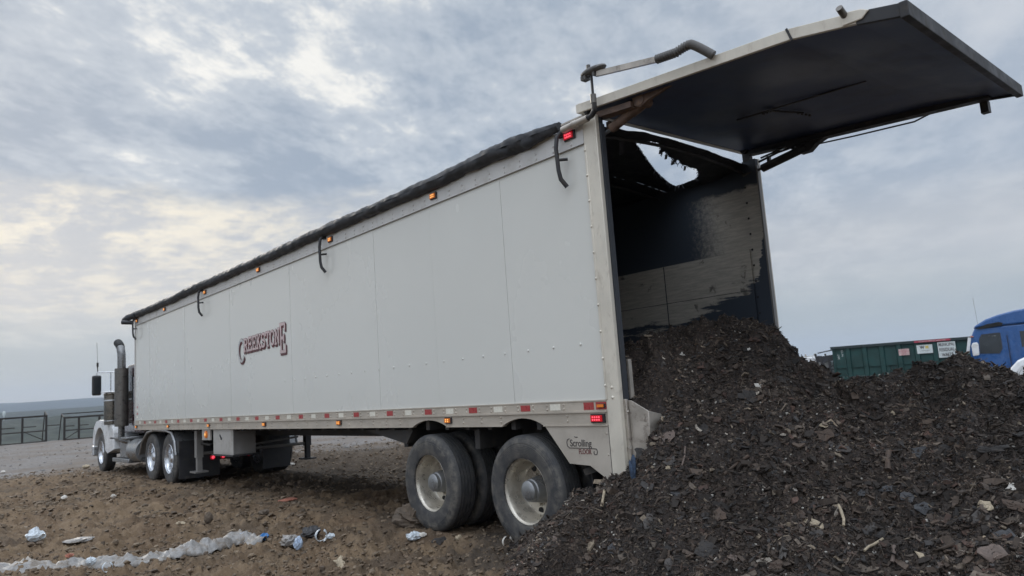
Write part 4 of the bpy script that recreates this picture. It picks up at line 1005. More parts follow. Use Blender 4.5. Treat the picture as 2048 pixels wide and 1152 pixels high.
rng = np.random.default_rng(5)
def chips(N, xs, ys, zs, nrm, ln, wd, tk, tone, tilt, curl):
    """flat three-section slivers lying on a surface"""
    yaw = rng.uniform(0, 2 * np.pi, N); n = nrm + rng.normal(0, 1, (N, 3)) * tilt[:, None]; n /= np.linalg.norm(n, axis=1)[:, None]
    a = np.stack([np.cos(yaw), np.sin(yaw), np.zeros(N)], 1); a -= n * (a * n).sum(1)[:, None]; a /= np.linalg.norm(a, axis=1)[:, None]; bb = np.cross(n, a)
    c = np.stack([xs, ys, zs], 1); V = np.zeros((N, 12, 3)); k = 0
    for s in (-1, 0, 1):
        w = wd * (rng.uniform(.35, 1.0, N) if s else rng.uniform(.8, 1.1, N)); off = curl * ln * (.25 if s else -.12); sk = rng.normal(0, .15, N) * wd
        for (i, j) in ((-1, -1), (1, -1), (1, 1), (-1, 1)):
            V[:, k] = c + a * (ln * .5 * s * rng.uniform(.8, 1.1, N))[:, None] + bb * (w * .5 * i + sk)[:, None] + n * (tk * .5 * j + off)[:, None]; k += 1
    f = [(3, 2, 1, 0), (8, 9, 10, 11)]
    for q in (0, 4):
        for i in range(4): f.append((q + i, q + (i + 1) % 4, q + 4 + (i + 1) % 4, q + 4 + i))
    F = (np.arange(N)[:, None, None] * 12 + np.array(f)[None]).reshape(-1, 4)
    return V.reshape(-1, 3), F, np.repeat(tone, 12, 0)
def scatter(N, load_only=False):
    if load_only:
        x = rng.uniform(-.1, 3.0, N); y = rng.uniform(-1.18, 1.18, N)
        d = np.hypot(x - CX, y - CY); f = load_z
    else:
        r = 3.6 + (8.0 - 3.6) * rng.uniform(0, 1, N) ** 1.25; h = np.radians(rng.uniform(-80, -36, N)); x = CX + r * np.cos(h); y = CY + r * np.sin(h); f = heap_z
        z = heap_z(x, y); keep = (z > ground_z(x, y) - .02) & (x < 1.5)
        keep &= ~((np.abs(y) < 1.30) & (x > .03))
        x, y = x[keep], y[keep]
    z = f(x, y); sx, sy = slope_of(f, x, y); n = np.stack([-sx * .7, -sy * .7, np.ones_like(sx)], 1); n /= np.linalg.norm(n, axis=1)[:, None]
    return x, y, z, n
def tones(N):
    base = np.array([[.026, .020, .0165], [.052, .038, .029], [.088, .063, .047], [.044, .041, .040], [.085, .050, .038], [.14, .11, .085], [.27, .215, .155], [.42, .37, .31]])
    p = np.array([.24, .26, .22, .11, .065, .085, .020, .006]); i = rng.choice(len(base), N, p=p / p.sum()); return base[i] * rng.uniform(.7, 1.3, (N, 1))
VV, FF, TT = [], [], []; off = 0
def emit(*a):
    global off
    v, f, t = chips(*a); VV.append(v); FF.append(f + off); TT.append(t * (1 + .9 * fbm(v[:, 0] * 1.7, v[:, 1] * 1.7, 140, 3) + .5 * fbm(v[:, 0] * 6, v[:, 1] * 6, 150, 2))[:, None] * np.array([1.0, 1.0, 1.0])); off += len(v)
for (N, lo, hi, wr, lift, ld) in ((120000, .007, .020, (.25, .9), .006, False), (36000, .018, .042, (.12, .5), .012, False), (15000, .03, .075, (.2, .65), .018, False), (1500, .06, .13, (.25, .6), .014, False), (26000, .025, .085, (.03, .10), .014, False), (5000, .06, .16, (.018, .05), .022, False),
                                  (26000, .008, .024, (.2, .8), .006, True), (5000, .02, .08, (.05, .3), .015, True)):
    x, y, z, n = scatter(N, ld); N = len(x); ln = lo * (hi / lo) ** rng.uniform(0, 1, N); wd = ln * rng.uniform(*wr, N); tk = np.clip(wd * rng.uniform(.12, .4, N), .0015, .012)
    emit(N, x, y, z + lift * rng.uniform(0, 1.3, N), n, ln, wd, tk, tones(N), rng.uniform(.25, 1.1, N), rng.normal(0, .45, N))
# small pale pebbles and crumbs
x, y, z, n = scatter(1100); N = len(x); s_ = rng.uniform(.007, .020, N); tn = np.array([.50, .47, .42])[None] * rng.uniform(.5, 1.15, (N, 1))
emit(N, x, y, z + .012, n, s_, s_ * rng.uniform(.6, 1, N), s_ * .6, tn, rng.uniform(.1, .8, N), np.zeros(N))
wc = np_mesh('wood_chips', np.concatenate(VV), np.concatenate(FF), M['chip'], {'tone': np.concatenate(TT)})
tag(wc, 'shredded wood chips and fibres covering the mulch heap', 'wood chips', kind='stuff')

# ---- pieces big enough to count
def ray_spot(u, v, f=top_z):
    """where the line of sight through a point of the photograph meets the ground or the heap"""
    dv = AX_F + AX_R * ((u - 1024) / FPX) + AX_D * ((v - 576) / FPX)
    t = np.arange(2.0, 30, .01); x = CAM.x + dv.x * t; y = CAM.y + dv.y * t; z = CAM.z + dv.z * t
    below = z < f(x, y); i = int(np.argmax(below)) if below.any() else 500
    return float(x[i]), float(y[i]), float(f(x[i], y[i])), float(t[i])
def shard(name, u, v, wpx, hpx, m_, label, cat, group=None, seed=0, f=top_z, th=.010, curl=.15, lift=.6, roll=0.0, points=12, jag=.5):
    """irregular flat piece facing the open slope, wpx x hpx as it shows"""
    r = random.Random(seed + int(u) * 7 + int(v)); x, y, z, t = ray_spot(u, v, f); w, h = wpx * t / FPX, hpx * t / FPX
    toc = Vector((CAM.x - x, CAM.y - y, 0)).normalized(); right = Vector((-toc.y, toc.x, 0)); up = (Vector((0, 0, 1)) * .75 - toc * .65).normalized()
    e1 = (right * math.cos(roll) + up * math.sin(roll)); e2 = (up * math.cos(roll) - right * math.sin(roll)); nn = e1.cross(e2).normalized()
    if nn.dot(toc) < 0: nn = -nn
    e2 = e2 / max(.55, e2.dot(Vector((0, 0, 1))) + .25) * 1.0
    c = Vector((x, y, z)) + nn * .004 + Vector((0, 0, h * .06))
    out = []
    for i in range(points):
        a = 2 * math.pi * (i + r.uniform(-.25, .25)) / points; rad_ = r.uniform(1 - jag, 1.0 + .1)
        out.append((math.copysign(abs(math.cos(a)) ** .7, math.cos(a)) * rad_ * w / 2, math.copysign(abs(math.sin(a)) ** .7, math.sin(a)) * rad_ * h / 2))
    k1, k2 = r.uniform(-curl, curl), r.uniform(-curl, curl)
    def pos(p, s): 
        q = nn * (k1 * (p[0] ** 2) / max(w, .01) * 3 + k2 * p[1] * p[0] / max(w, .01) * 3 + s)
        return c + e1 * p[0] + e2 * p[1] + q
    b = MB(); rings = []
    for k in (1.0, .72, .38): rings.append([(p[0] * k, p[1] * k) for p in out])
    n = points; vs = []
    for s in (th / 2, -th / 2):
        for ri, rg in enumerate(rings): vs += [pos(p, s * (.55 if ri == 0 else 1) + (r.uniform(-.3, .3) * th if ri else 0)) for p in rg]
        vs.append(pos((0, 0), s))
    half = 3 * n + 1; fs = []
    for q, o_ in enumerate((0, half)):
        for ri in range(2):
            for i in range(n):
                j = (i + 1) % n; fs.append((o_ + ri * n + i, o_ + ri * n + j, o_ + (ri + 1) * n + j, o_ + (ri + 1) * n + i))
        for i in range(n): fs.append((o_ + 2 * n + i, o_ + 2 * n + (i + 1) % n, o_ + 3 * n))
    for i in range(n): fs.append((i, half + i, half + (i + 1) % n, (i + 1) % n))
    b.add([tuple(Vector(p) - c) for p in vs], fs); o = b.build(name, m_, None); o.location = c
    return tag(o, label, cat, group)
def stick(name, pts, rpx, m_, label, cat, group=None, f=top_z, lift=.02):
    P = []
    for (u, v) in pts:
        x, y, z, t = ray_spot(u, v, f); P.append(Vector((x, y, z + lift)))
    b = MB(); k = len(P); r0 = rpx * t / FPX / 2; c = sum(P, Vector()) / k
    b.tube([p - c + Vector((random.uniform(-1, 1), random.uniform(-1, 1), random.uniform(-1, 1))) * r0 * .3 for p in P], [r0 * random.uniform(.75, 1.1) for _ in P], 8)
    o = b.build(name, m_, None); o.location = c; return tag(o, label, cat, group)
GD, GP = 'dark slabs lying in the mulch heap', 'pale scraps lying in the mulch heap'
SH = [  # u, v, w, h, material, roll, label
 ('bark_flake', 1499, 795, 46, 30, 'mulchslab', -.6, 'long dark bark slab just left of the white torn scrap', GD),
 ('bark_flake', 1650, 880, 40, 34, 'barkbrown', .2, 'brown three-cornered bark slab in the middle of the heap', GD),
 ('bark_flake', 1685, 901, 34, 18, 'barkgrey', -.3, 'smooth light grey bark flake right of the brown three-cornered slab', GD),
 ('plastic_sheet', 1842, 909, 54, 30, 'slate', .1, 'crumpled slate grey sheet below the blue truck, largest dark sheet on the heap', GD),
 ('bark_flake', 1893, 908, 46, 34, 'mulchslab', -.1, 'near black slab touching the crumpled slate grey sheet', GD),
 ('plastic_sheet', 1773, 986, 30, 13, 'slate', .15, 'left one of three slate grey strips fanning out on the heap', GD),
 ('plastic_sheet', 1815, 998, 30, 22, 'slate', -.4, 'middle square one of three slate grey strips fanning out', GD),
 ('plastic_sheet', 1848, 1021, 30, 24, 'slate', .8, 'lowest of three slate grey strips fanning out', GD),
 ('bark_flake', 1725, 990, 18, 15, 'slate', .7, 'small slate grey square left of the fanned grey strips', GD),
 ('bark_flake', 1961, 1038, 36, 40, 'barkgrey', -.8, 'grey brown curved bark slab under the split pale wood', GD),
 ('bark_flake', 2014, 1082, 40, 34, 'slate', .6, 'broad slate grey slab at the right border of the photo', GD),
 ('bark_flake', 2030, 1019, 54, 26, 'barkbrown', -.25, 'wide reddish brown bark slab right of the split pale wood', GD),
 ('bark_flake', 1634, 1074, 30, 18, 'barkgrey', -.1, 'pointed light grey slab below the crinkled pale bark', GD),
 ('bark_flake', 1600, 1032, 24, 30, 'barkbrown', .2, 'upright brown slab above the crinkled pale bark', GD),
 ('bark_flake', 1567, 1112, 18, 32, 'barkgrey', -.35, 'narrow dark grey slab standing near the lower edge', GD),
 ('bark_flake', 1622, 1099, 34, 20, 'mulchslab', -.3, 'dark slab under the pointed light grey slab', GD),
 ('bark_flake', 1743, 1066, 32, 18, 'barkgrey', .5, 'grey slab above the thin pale stick', GD),
 ('bark_flake', 1409, 862, 34, 26, 'mulchslab', .5, 'black bent slab right of the pinkish bark by the spill plate', GD),
 ('bark_flake', 1284, 906, 34, 26, 'mulchslab', .6, 'dark slab leaning below the aluminium spill plate', GD),
 ('bark_flake', 1276, 1040, 12, 44, 'mulchslab', -.1, 'upright dark strip in the slope right of the rear wheel', GD),
 ('bark_flake', 1303, 1048, 40, 34, 'barkgrey', -.7, 'broad grey slab beside the upright dark strip', GD),
 ('bark_flake', 1414, 1110, 54, 46, 'mulchslab', -.5, 'largest dark slab, near the lower edge of the heap', GD),
 ('bark_flake', 1340, 1137, 26, 24, 'barkgrey', .3, 'greenish grey flake left of the largest dark slab', GD),
 ('bark_flake', 1223, 1100, 20, 26, 'slate', .2, 'blue grey flake at the left foot of the heap', GD),
 ('bark_flake', 1440, 1036, 28, 30, 'barkbrown', .5, 'brown slab in the middle of the heap above the largest dark slab', GD),
 ('bark_flake', 1985, 905, 70, 22, 'mulchslab', .12, 'long curved black slab arching under the right peak', GD),
 ('bark_flake', 1552, 1140, 40, 26, 'barkbrown', .3, 'brown slab cut by the lower border of the photo', GD),
 ('bark_flake', 1700, 1120, 44, 16, 'barkgrey', .35, 'grey slab left of the long tan bark strip', GD),
 ('bark_flake', 1905, 1125, 44, 20, 'barkgrey', -.2, 'dull grey slab right of the long tan bark strip', GD),
 ('bark_flake', 1350, 990, 26, 16, 'slate', -.3, 'dark flake midway down the left slope of the heap', GD),
 ('bark_flake', 1560, 760, 26, 14, 'mulchslab', -.4, 'dark flake right of the white torn scrap', GD),
 ('plastic_scrap', 1520, 776, 26, 15, 'scrapwhite', .1, 'white torn scrap on the slope below the trailer mouth', GP),
 ('plastic_scrap', 1498, 782, 18, 7, 'pale', -.5, 'cream sliver touching the white torn scrap', GP),
 ('wood_scrap', 1786, 830, 20, 11, 'pale', .7, 'tan scrap below the green dumpster', GP),
 ('wood_scrap', 1334, 876, 42, 22, 'pinkbark', .75, 'pinkish bark strip right of the spill plate', GP),
 ('wood_scrap', 1340, 928, 30, 20, 'barkgrey', .3, 'grey flake over a pale scrap below the pinkish bark', GP),
 ('wood_scrap', 1338, 938, 24, 10, 'pale', .1, 'pale scrap under the grey flake', GP),
 ('wood_scrap', 1628, 1052, 52, 18, 'pale', -.45, 'crinkled pale bark above the pointed light grey slab', GP),
 ('wood_scrap', 1972, 1016, 30, 22, 'pale', -.5, 'split pale wood at the right of the heap', GP),
 ('wood_scrap', 1986, 1113, 52, 40, 'pinkbark', -.7, 'big pinkish grey bark piece in the lower right corner', GP),
 ('wood_scrap', 1850, 1123, 48, 14, 'pale', -.75, 'long tan bark strip at the lower right', GP),
 ('wood_scrap', 1880, 1136, 14, 12, 'pinkbark', .2, 'small brown knot below the long tan bark strip', GP),
 ('wood_scrap', 1751, 1110, 16, 10, 'scrapwhite', -.5, 'small white scrap below the thin pale stick', GP),
 ('wood_scrap', 1858, 1038, 13, 15, 'pale', .3, 'small tan scrap under the lowest grey strip', GP),
 ('wood_scrap', 2022, 976, 18, 16, 'scrapwhite', -.7, 'white curl near the right border', GP),
 ('wood_scrap', 1649, 856, 14, 14, 'pale', .9, 'tan crumb on top of the brown three-cornered slab', GP),
 ('wood_scrap', 1468, 1126, 22, 16, 'pinkbark', -.2, 'pinkish scrap right of the largest dark slab', GP),
 ('wood_scrap', 1113, 1078, 26, 20, 'pinkbark', .5, 'tan bark piece at the foot of the heap by the rear wheel', GP),
 ('wood_scrap', 1590, 985, 18, 12, 'scrapwhite', .2, 'white crumb in the middle of the heap', GP),
 ('wood_scrap', 1498, 700, 9, 9, 'scrapwhite', .2, 'tiny white speck high on the load', GP),
 ('wood_scrap', 1365, 713, 8, 9, 'scrapwhite', .9, 'white speck at the trailer mouth, left of the load', GP),
 ('wood_scrap', 2012, 727, 10, 7, 'scrapwhite', .1, 'white speck on the right ridge in front of the pickup', GP),
 ('wood_scrap', 1880, 760, 10, 8, 'pinkbark', .1, 'pinkish speck under the right peak', GP),
 ('wood_scrap', 1670, 769, 26, 12, 'barkgrey', .2, 'grey flake in the dip between the two peaks', GP),
 ('wood_scrap', 1330, 763, 14, 12, 'barkgrey', .5, 'grey crumb left of the load near the post', GP),
]
for q, (nm, u, v, w, h, mm, rl, lb, gp) in enumerate(SH):
    dk_ = gp == GD; shard(nm, u, v, w, h, M[mm], lb, 'bark flake' if dk_ else 'scrap', gp, seed=q, roll=rl, th=.014 if dk_ else .009, curl=.25 if dk_ else .45)
stick('wood_stick', [(1678, 1025), (1684, 1036), (1689, 1050), (1690, 1068)], 6, M['pale'], 'curved pale stick standing in the middle of the heap', 'stick', lift=.03)
stick('wood_stick', [(1731, 1118), (1740, 1107), (1750, 1100), (1767, 1089)], 5, M['pale'], 'thin pale stick lying above the small white scrap', 'stick', lift=.03)
stick('wood_stick', [(1205, 1024), (1207, 1010), (1210, 990)], 6, M['pale'], 'pale splinter standing on the slope right of the rear wheel', 'stick', lift=.03)
stick('wood_stub', [(1777, 912), (1776, 930), (1776, 948)], 12, M['barkbrown'], 'brown cut branch stub standing up on the heap', 'branch', lift=.02)
stick('wood_stick', [(1365, 945), (1370, 925), (1372, 905)], 4, M['pinkbark'], 'thin brown twig below the black bent slab', 'stick', lift=.03)
stick('wood_stick', [(1450, 960), (1480, 935), (1500, 925)], 7, M['barkbrown'], 'brown branch half buried in the middle of the heap', 'stick', lift=.02)
stick('wood_stick', [(1785, 1140), (1790, 1120), (1788, 1105)], 9, M['pinkbark'], 'reddish stick standing near the lower border', 'stick', lift=.03)

def crumple(name, u, v, wpx, hpx, m_, label, cat, group=None, f=ground_z, seed=0, flat=.45, n=18, amp=.45, yaw=0):
    """crumpled sheet or wad"""
    x, y, z, t = ray_spot(u, v, f); w, h = wpx * t / FPX, hpx * t / FPX
    toc = Vector((CAM.x - x, CAM.y - y, 0)).normalized(); rt = Vector((-toc.y, toc.x, 0))
    k = n // 2; V_ = []
    b = MB()
    for i in range(k + 1):
        a = math.pi * i / k
        for j in range(n):
            q = 2 * math.pi * j / n; p = Vector((math.sin(a) * math.cos(q), math.sin(a) * math.sin(q), math.cos(a)))
            s = 1 + amp * float(fbm(np.array([p.x * 2.3 + seed * 3.1 + p.z * 1.7]), np.array([p.y * 2.3 + p.z * 2.1]), seed + 300, 3)[0])
            s += amp * .5 * float(np.abs(fbm(np.array([p.x * 5 + seed]), np.array([p.y * 5 - p.z * 4]), seed + 340, 2)[0]))
            b.v.append(tuple(rt * (p.x * w / 2 * s) + toc * (p.y * w * flat * s) + Vector((0, 0, (p.z * .5 + .35) * h * s))))
    for i in range(k):
        for j in range(n): b.f.append([i * n + j, i * n + (j + 1) % n, (i + 1) * n + (j + 1) % n, (i + 1) * n + j]); b.m.append(0); b.s.append(False)
    o = b.build(name, m_, None); o.location = (x, y, z); return tag(o, label, cat, group)
# blue rag hanging on the slope


crumple('blue_rag', 1267, 956, 12, 40, M['ragblue'], 'crumpled dark blue rag on the slope below the rear post', 'rag', f=top_z, seed=31, n=26, amp=.8)

# ================================================================== LITTER ON THE DIRT
def strip_film(name, pts, wd, label, m_, hump=.05, seed=0):
    P = [Vector(ray_spot(u, v, ground_z)[:3]) for u, v in pts]; n = 90; W = []
    for i in range(n):
        f = i / (n - 1) * (len(P) - 1); k = min(int(f), len(P) - 2); W.append(P[k].lerp(P[k + 1], f - k))
    b = MB(); nv = 13
    for i, p in enumerate(W):
        a = (W[min(i + 1, n - 1)] - W[max(i - 1, 0)]); a.z = 0; a.normalize(); s = Vector((-a.y, a.x, 0)); w = wd * (.55 + .55 * float(vnoise(np.array([i * .12 + seed]), np.array([.5]), 4)[0] + .5)) * (.3 + .7 * min(1, min(i, n - 1 - i) / 6))
        for j in range(nv):
            q = (j / (nv - 1) - .5) * 2; xy = p + s * (q * w + .8 * w * float(fbm(np.array([i * .09]), np.array([seed + .1]), 12, 2)[0]))
            zz = float(ground_z(xy.x, xy.y)) * .6 + .02 + hump * (1 - q * q) * (.75 + .8 * float(fbm(np.array([i * .07 + seed]), np.array([j * .30]), 60, 2)[0])) + .030 * abs(float(fbm(np.array([i * .22 + j * .25]), np.array([j * .45 - i * .1 + seed]), 66, 3)[0])) - .03 * q ** 4
            b.v.append((xy.x, xy.y, zz))
    for i in range(n - 1):
        for j in range(nv - 1): b.f.append([i * nv + j, (i + 1) * nv + j, (i + 1) * nv + j + 1, i * nv + j + 1]); b.m.append(0); b.s.append(True)
    o = b.build(name, m_, None, recalc=False, angle=80); sm = o.modifiers.new('thickness', 'SOLIDIFY'); sm.thickness = .004
    return tag(o, label, 'plastic film')
strip_film('plastic_film', [(-40, 1138), (60, 1133), (140, 1132), (220, 1126), (300, 1120), (345, 1114)], .16, 'long dirty white plastic film strip across the dirt in the foreground', M['film'], .028, seed=3)
strip_film('plastic_film', [(340, 1114), (385, 1103), (420, 1090), (455, 1080), (500, 1080), (532, 1080)], .13, 'crumpled grey plastic film continuing the strip up to a blue end', M['film'], .05, seed=11)
crumple('bottle_cap_wrap', 528, 1079, 16, 12, M['bluecap'], 'bright blue plastic tied round the end of the film strip', 'plastic', seed=2)
crumple('plastic_scrap', 487, 1074, 18, 10, M['bluepale'], 'pale blue patch of plastic on the crumpled film', 'plastic', seed=4)
crumple('plastic_bag', 580, 1090, 36, 22, M['film'], 'grey white crumpled bag right of the film strip', 'plastic bag', seed=5)
crumple('paper_cup', 597, 1098, 16, 22, M['bluepale'], 'pale blue crushed cup in front of the grey bag', 'cup', seed=6)
crumple('plastic_bag', 622, 1074, 36, 20, M['slate'], 'dark grey crumpled bag behind the white ring', 'plastic bag', seed=7)
def bent_ring(name, u, v, rpx, m_, label, cat, f=ground_z):
    x, y, z, t = ray_spot(u, v, f); r = rpx * t / FPX; toc = Vector((CAM.x - x, CAM.y - y, 0)).normalized(); rt = Vector((-toc.y, toc.x, 0)); b = MB()
    pts = [rt * (math.cos(a) * r) + Vector((0, 0, r + math.sin(a) * r * 1.1)) + toc * (.4 * r * math.sin(a * 1.5)) for a in [R(-250) + R(310) * i / 20 for i in range(21)]]
    for p, q in zip(pts[:-1], pts[1:]): b.beam(p, q, r * .7, r * .10, up=p - Vector((0, 0, r)))
    o = b.build(name, m_, None); o.location = (x, y, z - r * .2); return tag(o, label, cat)
bent_ring('plastic_ring', 643, 1080, 11, M['clear'], 'white plastic ring standing by the dark grey bag', 'plastic')
crumple('plastic_scrap', 661, 1078, 18, 10, M['clear'], 'white scrap right of the white ring', 'plastic', seed=9)
shard('cardboard_scrap', 680, 1130, 40, 30, M['pale'], 'cream torn cardboard on the dirt in front of the wheels', 'cardboard', f=ground_z, roll=.5, jag=.55, th=.012, curl=.35)
crumple('plastic_bottle', 828, 1080, 28, 16, M['clear'], 'crushed pale blue bottle before the brown earth clump', 'bottle', seed=12)
crumple('plastic_scrap', 846, 1076, 14, 9, M['scrapwhite'], 'white scrap beside the crushed pale blue bottle', 'plastic', seed=13)
crumple('earth_clump', 848, 1050, 98, 44, M['rock'], 'big brown earth clump at the front wheel of the trailer', 'earth clump', seed=14, flat=.32, n=34, amp=.62)
crumple('plastic_bag', 73, 1086, 34, 22, M['clear'], 'clear crumpled bag on the brown dirt far left', 'plastic bag', seed=15)
crumple('paper_sheet', 156, 1085, 54, 9, M['film'], 'flat grey paper right of the clear bag', 'paper', seed=16, flat=.35)
crumple('plastic_scrap', 182, 1131, 18, 16, M['clear'], 'left white curl lying on the film strip', 'plastic', seed=17)
bent_ring('plastic_ring', 215, 1143, 9, M['clear'], 'clear plastic ring under the film strip', 'plastic')
crumple('orange_scrap', 139, 1117, 14, 8, M['orange'], 'orange scrap behind the film strip', 'scrap', seed=18)
crumple('orange_scrap', 576, 1002, 34, 5, M['orange'], 'flat faded orange strip on the dirt under the trailer side', 'scrap', seed=19)
shard('wood_scrap', 361, 1047, 18, 9, M['pale'], 'tan wood chip alone on the middle of the dirt', 'scrap', f=ground_z, roll=-.2)
crumple('dark_lump', 417, 1045, 15, 20, M['rock'], 'dark earth lump standing on the dirt below the drive wheels', 'lump', seed=21)
crumple('dark_lump', 528, 1030, 20, 10, M['rock'], 'low dark earth lump right of the standing dark lump', 'lump', seed=22)
crumple('stone', 172, 937, 14, 8, M['pale'], 'cream stone on the dirt below the front wheel', 'stone', seed=23, amp=.2)
crumple('stone', 128, 1001, 10, 8, M['scrapwhite'], 'white lump left on the dirt below the front wheel', 'stone', seed=24)
crumple('stone', 227, 995, 9, 7, M['scrapwhite'], 'white lump on the dirt below the drive wheels', 'stone', seed=25)
crumple('white_scrap', 583, 931, 12, 5, M['scrapwhite'], 'white scrap under the trailer behind the landing leg', 'scrap', seed=26)
crumple('stone', 1033, 1093, 15, 12, M['pale'], 'tan round stone below the rear wheel', 'stone', seed=27, amp=.15)
bent_ring('plastic_ring', 1016, 1092, 10, M['scrapwhite'], 'white bent ring at the foot of the rear wheel', 'plastic')
shard('bark_flake', 876, 1085, 34, 18, M['mulchslab'], 'dark curled bark in the dirt between the two wheels', 'bark flake', f=ground_z, roll=.3)
crumple('stone', 917, 1080, 12, 10, M['pale'], 'cream stone right of the dark curled bark', 'stone', seed=28)
for (u, v, w) in ((63, 898, 5), (112, 897, 6), (6, 946, 8), (58, 907, 6)):
    crumple('white_scrap', u, v, w, w * .6, M['scrapwhite'], 'small white scrap on the grey gravel before the fence', 'scrap', 'white scraps on the gravel', seed=u)

# ---- clods and stones of the dirt
ico_t = (1 + 5 ** .5) / 2
IV = np.array([(-1, ico_t, 0), (1, ico_t, 0), (-1, -ico_t, 0), (1, -ico_t, 0), (0, -1, ico_t), (0, 1, ico_t), (0, -1, -ico_t), (0, 1, -ico_t), (ico_t, 0, -1), (ico_t, 0, 1), (-ico_t, 0, -1), (-ico_t, 0, 1)]) / 1.9
IF = np.array([(0, 11, 5), (0, 5, 1), (0, 1, 7), (0, 7, 10), (0, 10, 11), (1, 5, 9), (5, 11, 4), (11, 10, 2), (10, 7, 6), (7, 1, 8), (3, 9, 4), (3, 4, 2), (3, 2, 6), (3, 6, 8), (3, 8, 9), (4, 9, 5), (2, 4, 11), (6, 2, 10), (8, 6, 7), (9, 8, 1)])
def clods(name, N, rmin, rmax, smin, smax, tn, label, pw=1.6, hd=(-62, -3)):
    r = rmin + (rmax - rmin) * rng.uniform(0, 1, N) ** pw; h = np.radians(rng.uniform(hd[0], hd[1], N)); x = CX + r * np.cos(h); y = CY + r * np.sin(h)
    dn = fbm(x * .8, y * .8, 70, 3); keep = dn + rng.uniform(-.35, .6, N) > 0; x, y = x[keep], y[keep]; N = len(x)
    s = smin * (smax / smin) ** (rng.uniform(0, 1, N) ** 2.2) * np.clip(r[keep] / 9, .8, 1.5); z = ground_z(x, y)
    V = IV[None] * (1 + rng.normal(0, .22, (N, 12, 1))) * s[:, None, None] * np.stack([rng.uniform(.7, 1.4, N), rng.uniform(.7, 1.4, N), rng.uniform(.45, .9, N)], 1)[:, None]
    V = V + np.stack([x, y, z + s * .04], 1)[:, None]
    F = (np.arange(N)[:, None, None] * 12 + IF[None]).reshape(-1, 3); ti = tn[rng.integers(0, len(tn), N)] * rng.uniform(.7, 1.25, (N, 1))
    o = np_mesh(name, V.reshape(-1, 3), F, M['chip'], {'tone': np.repeat(ti, 12, 0)}); return tag(o, label, 'clods', kind='stuff')
clods('dirt_clods', 80000, 5.6, 26, .005, .036, np.array([[.15, .104, .066], [.13, .090, .057], [.19, .138, .090], [.13, .094, .060], [.11, .079, .053], [.22, .166, .112]]), 'loose brown clods strewn over the dirt')
clods('gravel_stones', 5000, 22, 62, .010, .05, np.array([[.26, .245, .23], [.19, .18, .17], [.34, .32, .30], [.15, .125, .10]]), 'grey stones strewn over the far gravel', 1.2, (-60, -2))

# ================================================================== LITTER FENCES
def litter_fence(p0, p1, posts, h, label, brace_end, seed):
    p0, p1 = Vector(p0), Vector(p1); a = (p1 - p0); ln = a.length; a.normalize(); n = Vector((-a.y, a.x, 0)) * (1 if a.cross(Vector((0, 0, 1))).x > 0 else -1)
    n = Vector((1, 0, 0))
    t = empty('litter_fence', p0, label, 'fence')
    def q(f, z, o=0): p = p0 + a * (ln * f) + n * o; p.z = float(ground_z(p.x, p.y)) * 0 + z; return p
    for f in posts:
        b = MB(); b.beam(q(f, -.15), q(f, h), .12, .12, up=(1, 0, 0)); b.build('post', M['fence'], t)
        b = MB(); b.beam(q(f, .62 * h), q(f + .10, .62 * h, -.0), .06, .06); b.build('stub_arm', M['fence'], t)
    for z, w in ((h, .12), (h * .43, .075), (.04, .07)):
        b = MB(); b.beam(q(0, z), q(1, z), w, w); b.build('rail', M['fence'], t)
    if seed == 2: b = MB(); b.beam(q(0, h + .28, .9), q(1, h + .28, .9), .07, .07); b.build('rail', M['fence'], t)
    for f in ((0, 1) if seed == 1 else (0, .5, 1)): b = MB(); b.beam(q(f, h), q(f, h + .28, .9), .07, .07); b.beam(q(f, h + .28, .9), q(f, -.1, 1.9), .055, .055); b.build('brace', M['fence'], t)
    for f in (brace_end,): b = MB(); b.beam(q(f, h * .43), q(f + (.13 if f < .5 else -.13) * 0 + (.0), .02), .05, .05); b.beam(q(f - .16 if f > .5 else f + .16, h * .43), q(f, .05), .05, .05); b.build('diagonal_strut', M['fence'], t)
litter_fence((55.9, 4.6, 0), (55.35, -3.14, 0), (.02, .22, .44, .665, .82, .995), 1.74, 'left dark pipe litter fence standing on the edge of the gravel', .995, 1)
litter_fence((55.2, -4.12, 0), (54.4, -10.0, 0), (.005, .15, .36, .58, .8, .99), 1.52, 'right dark pipe litter fence partly behind the tractor', .005, 2)

# ================================================================== RIGHT BACKGROUND
def frame_thing(o, loc, rz): o.location = loc; o.rotation_euler = (0, 0, rz)
def local_parent(o, p): o.parent = p; o.matrix_parent_inverse = Matrix.Identity(4)
class LB(MB):
    pass
def lbuild(b, name, m_, root, **k):
    o = b.build(name, m_, None, **k); o.parent = root; return o
def head_pt(u, v, dist):
    dv = AX_F + AX_R * ((u - 1024) / FPX) + AX_D * ((v - 576) / FPX); hl_ = math.hypot(dv.x, dv.y); return CAM + dv * (dist / hl_)
# ---- green roll-off container: local x runs along its long side away to the right of the photo, -y faces the camera
A_ = head_pt(1665, 693, 32.0); B_ = head_pt(1940, 672, 31.6)
dirv = Vector((B_.x - A_.x, B_.y - A_.y, 0)).normalized(); RZ = math.atan2(dirv.y, dirv.x)
HB, LB_ = 1.32, 6.7; zt = (A_.z + B_.z) / 2; zb = zt - HB
DM = empty('dumpster', (A_.x, A_.y, zb), 'dark green ribbed roll-off dumpster with white MUNICIPAL RESIDUAL WASTE sign', 'dumpster'); DM.rotation_euler = (0, -math.atan2(B_.z - A_.z, (B_ - A_).length), RZ)
b = MB(); b.box(0, LB_, .06, 2.4, .12, HB - .1); b.box(0, LB_, .02, .06, .0, .10)
lbuild(b, 'body', M['green'], DM)
b = MB(); b.box(-.08, LB_ + .05, -.035, .09, HB - .10, HB); b.box(-.08, LB_ + .05, 2.35, 2.46, HB - .1, HB); b.box(-.1, .0, .0, 2.4, HB - .1, HB); lbuild(b, 'top_rail', M['greendk'], DM)
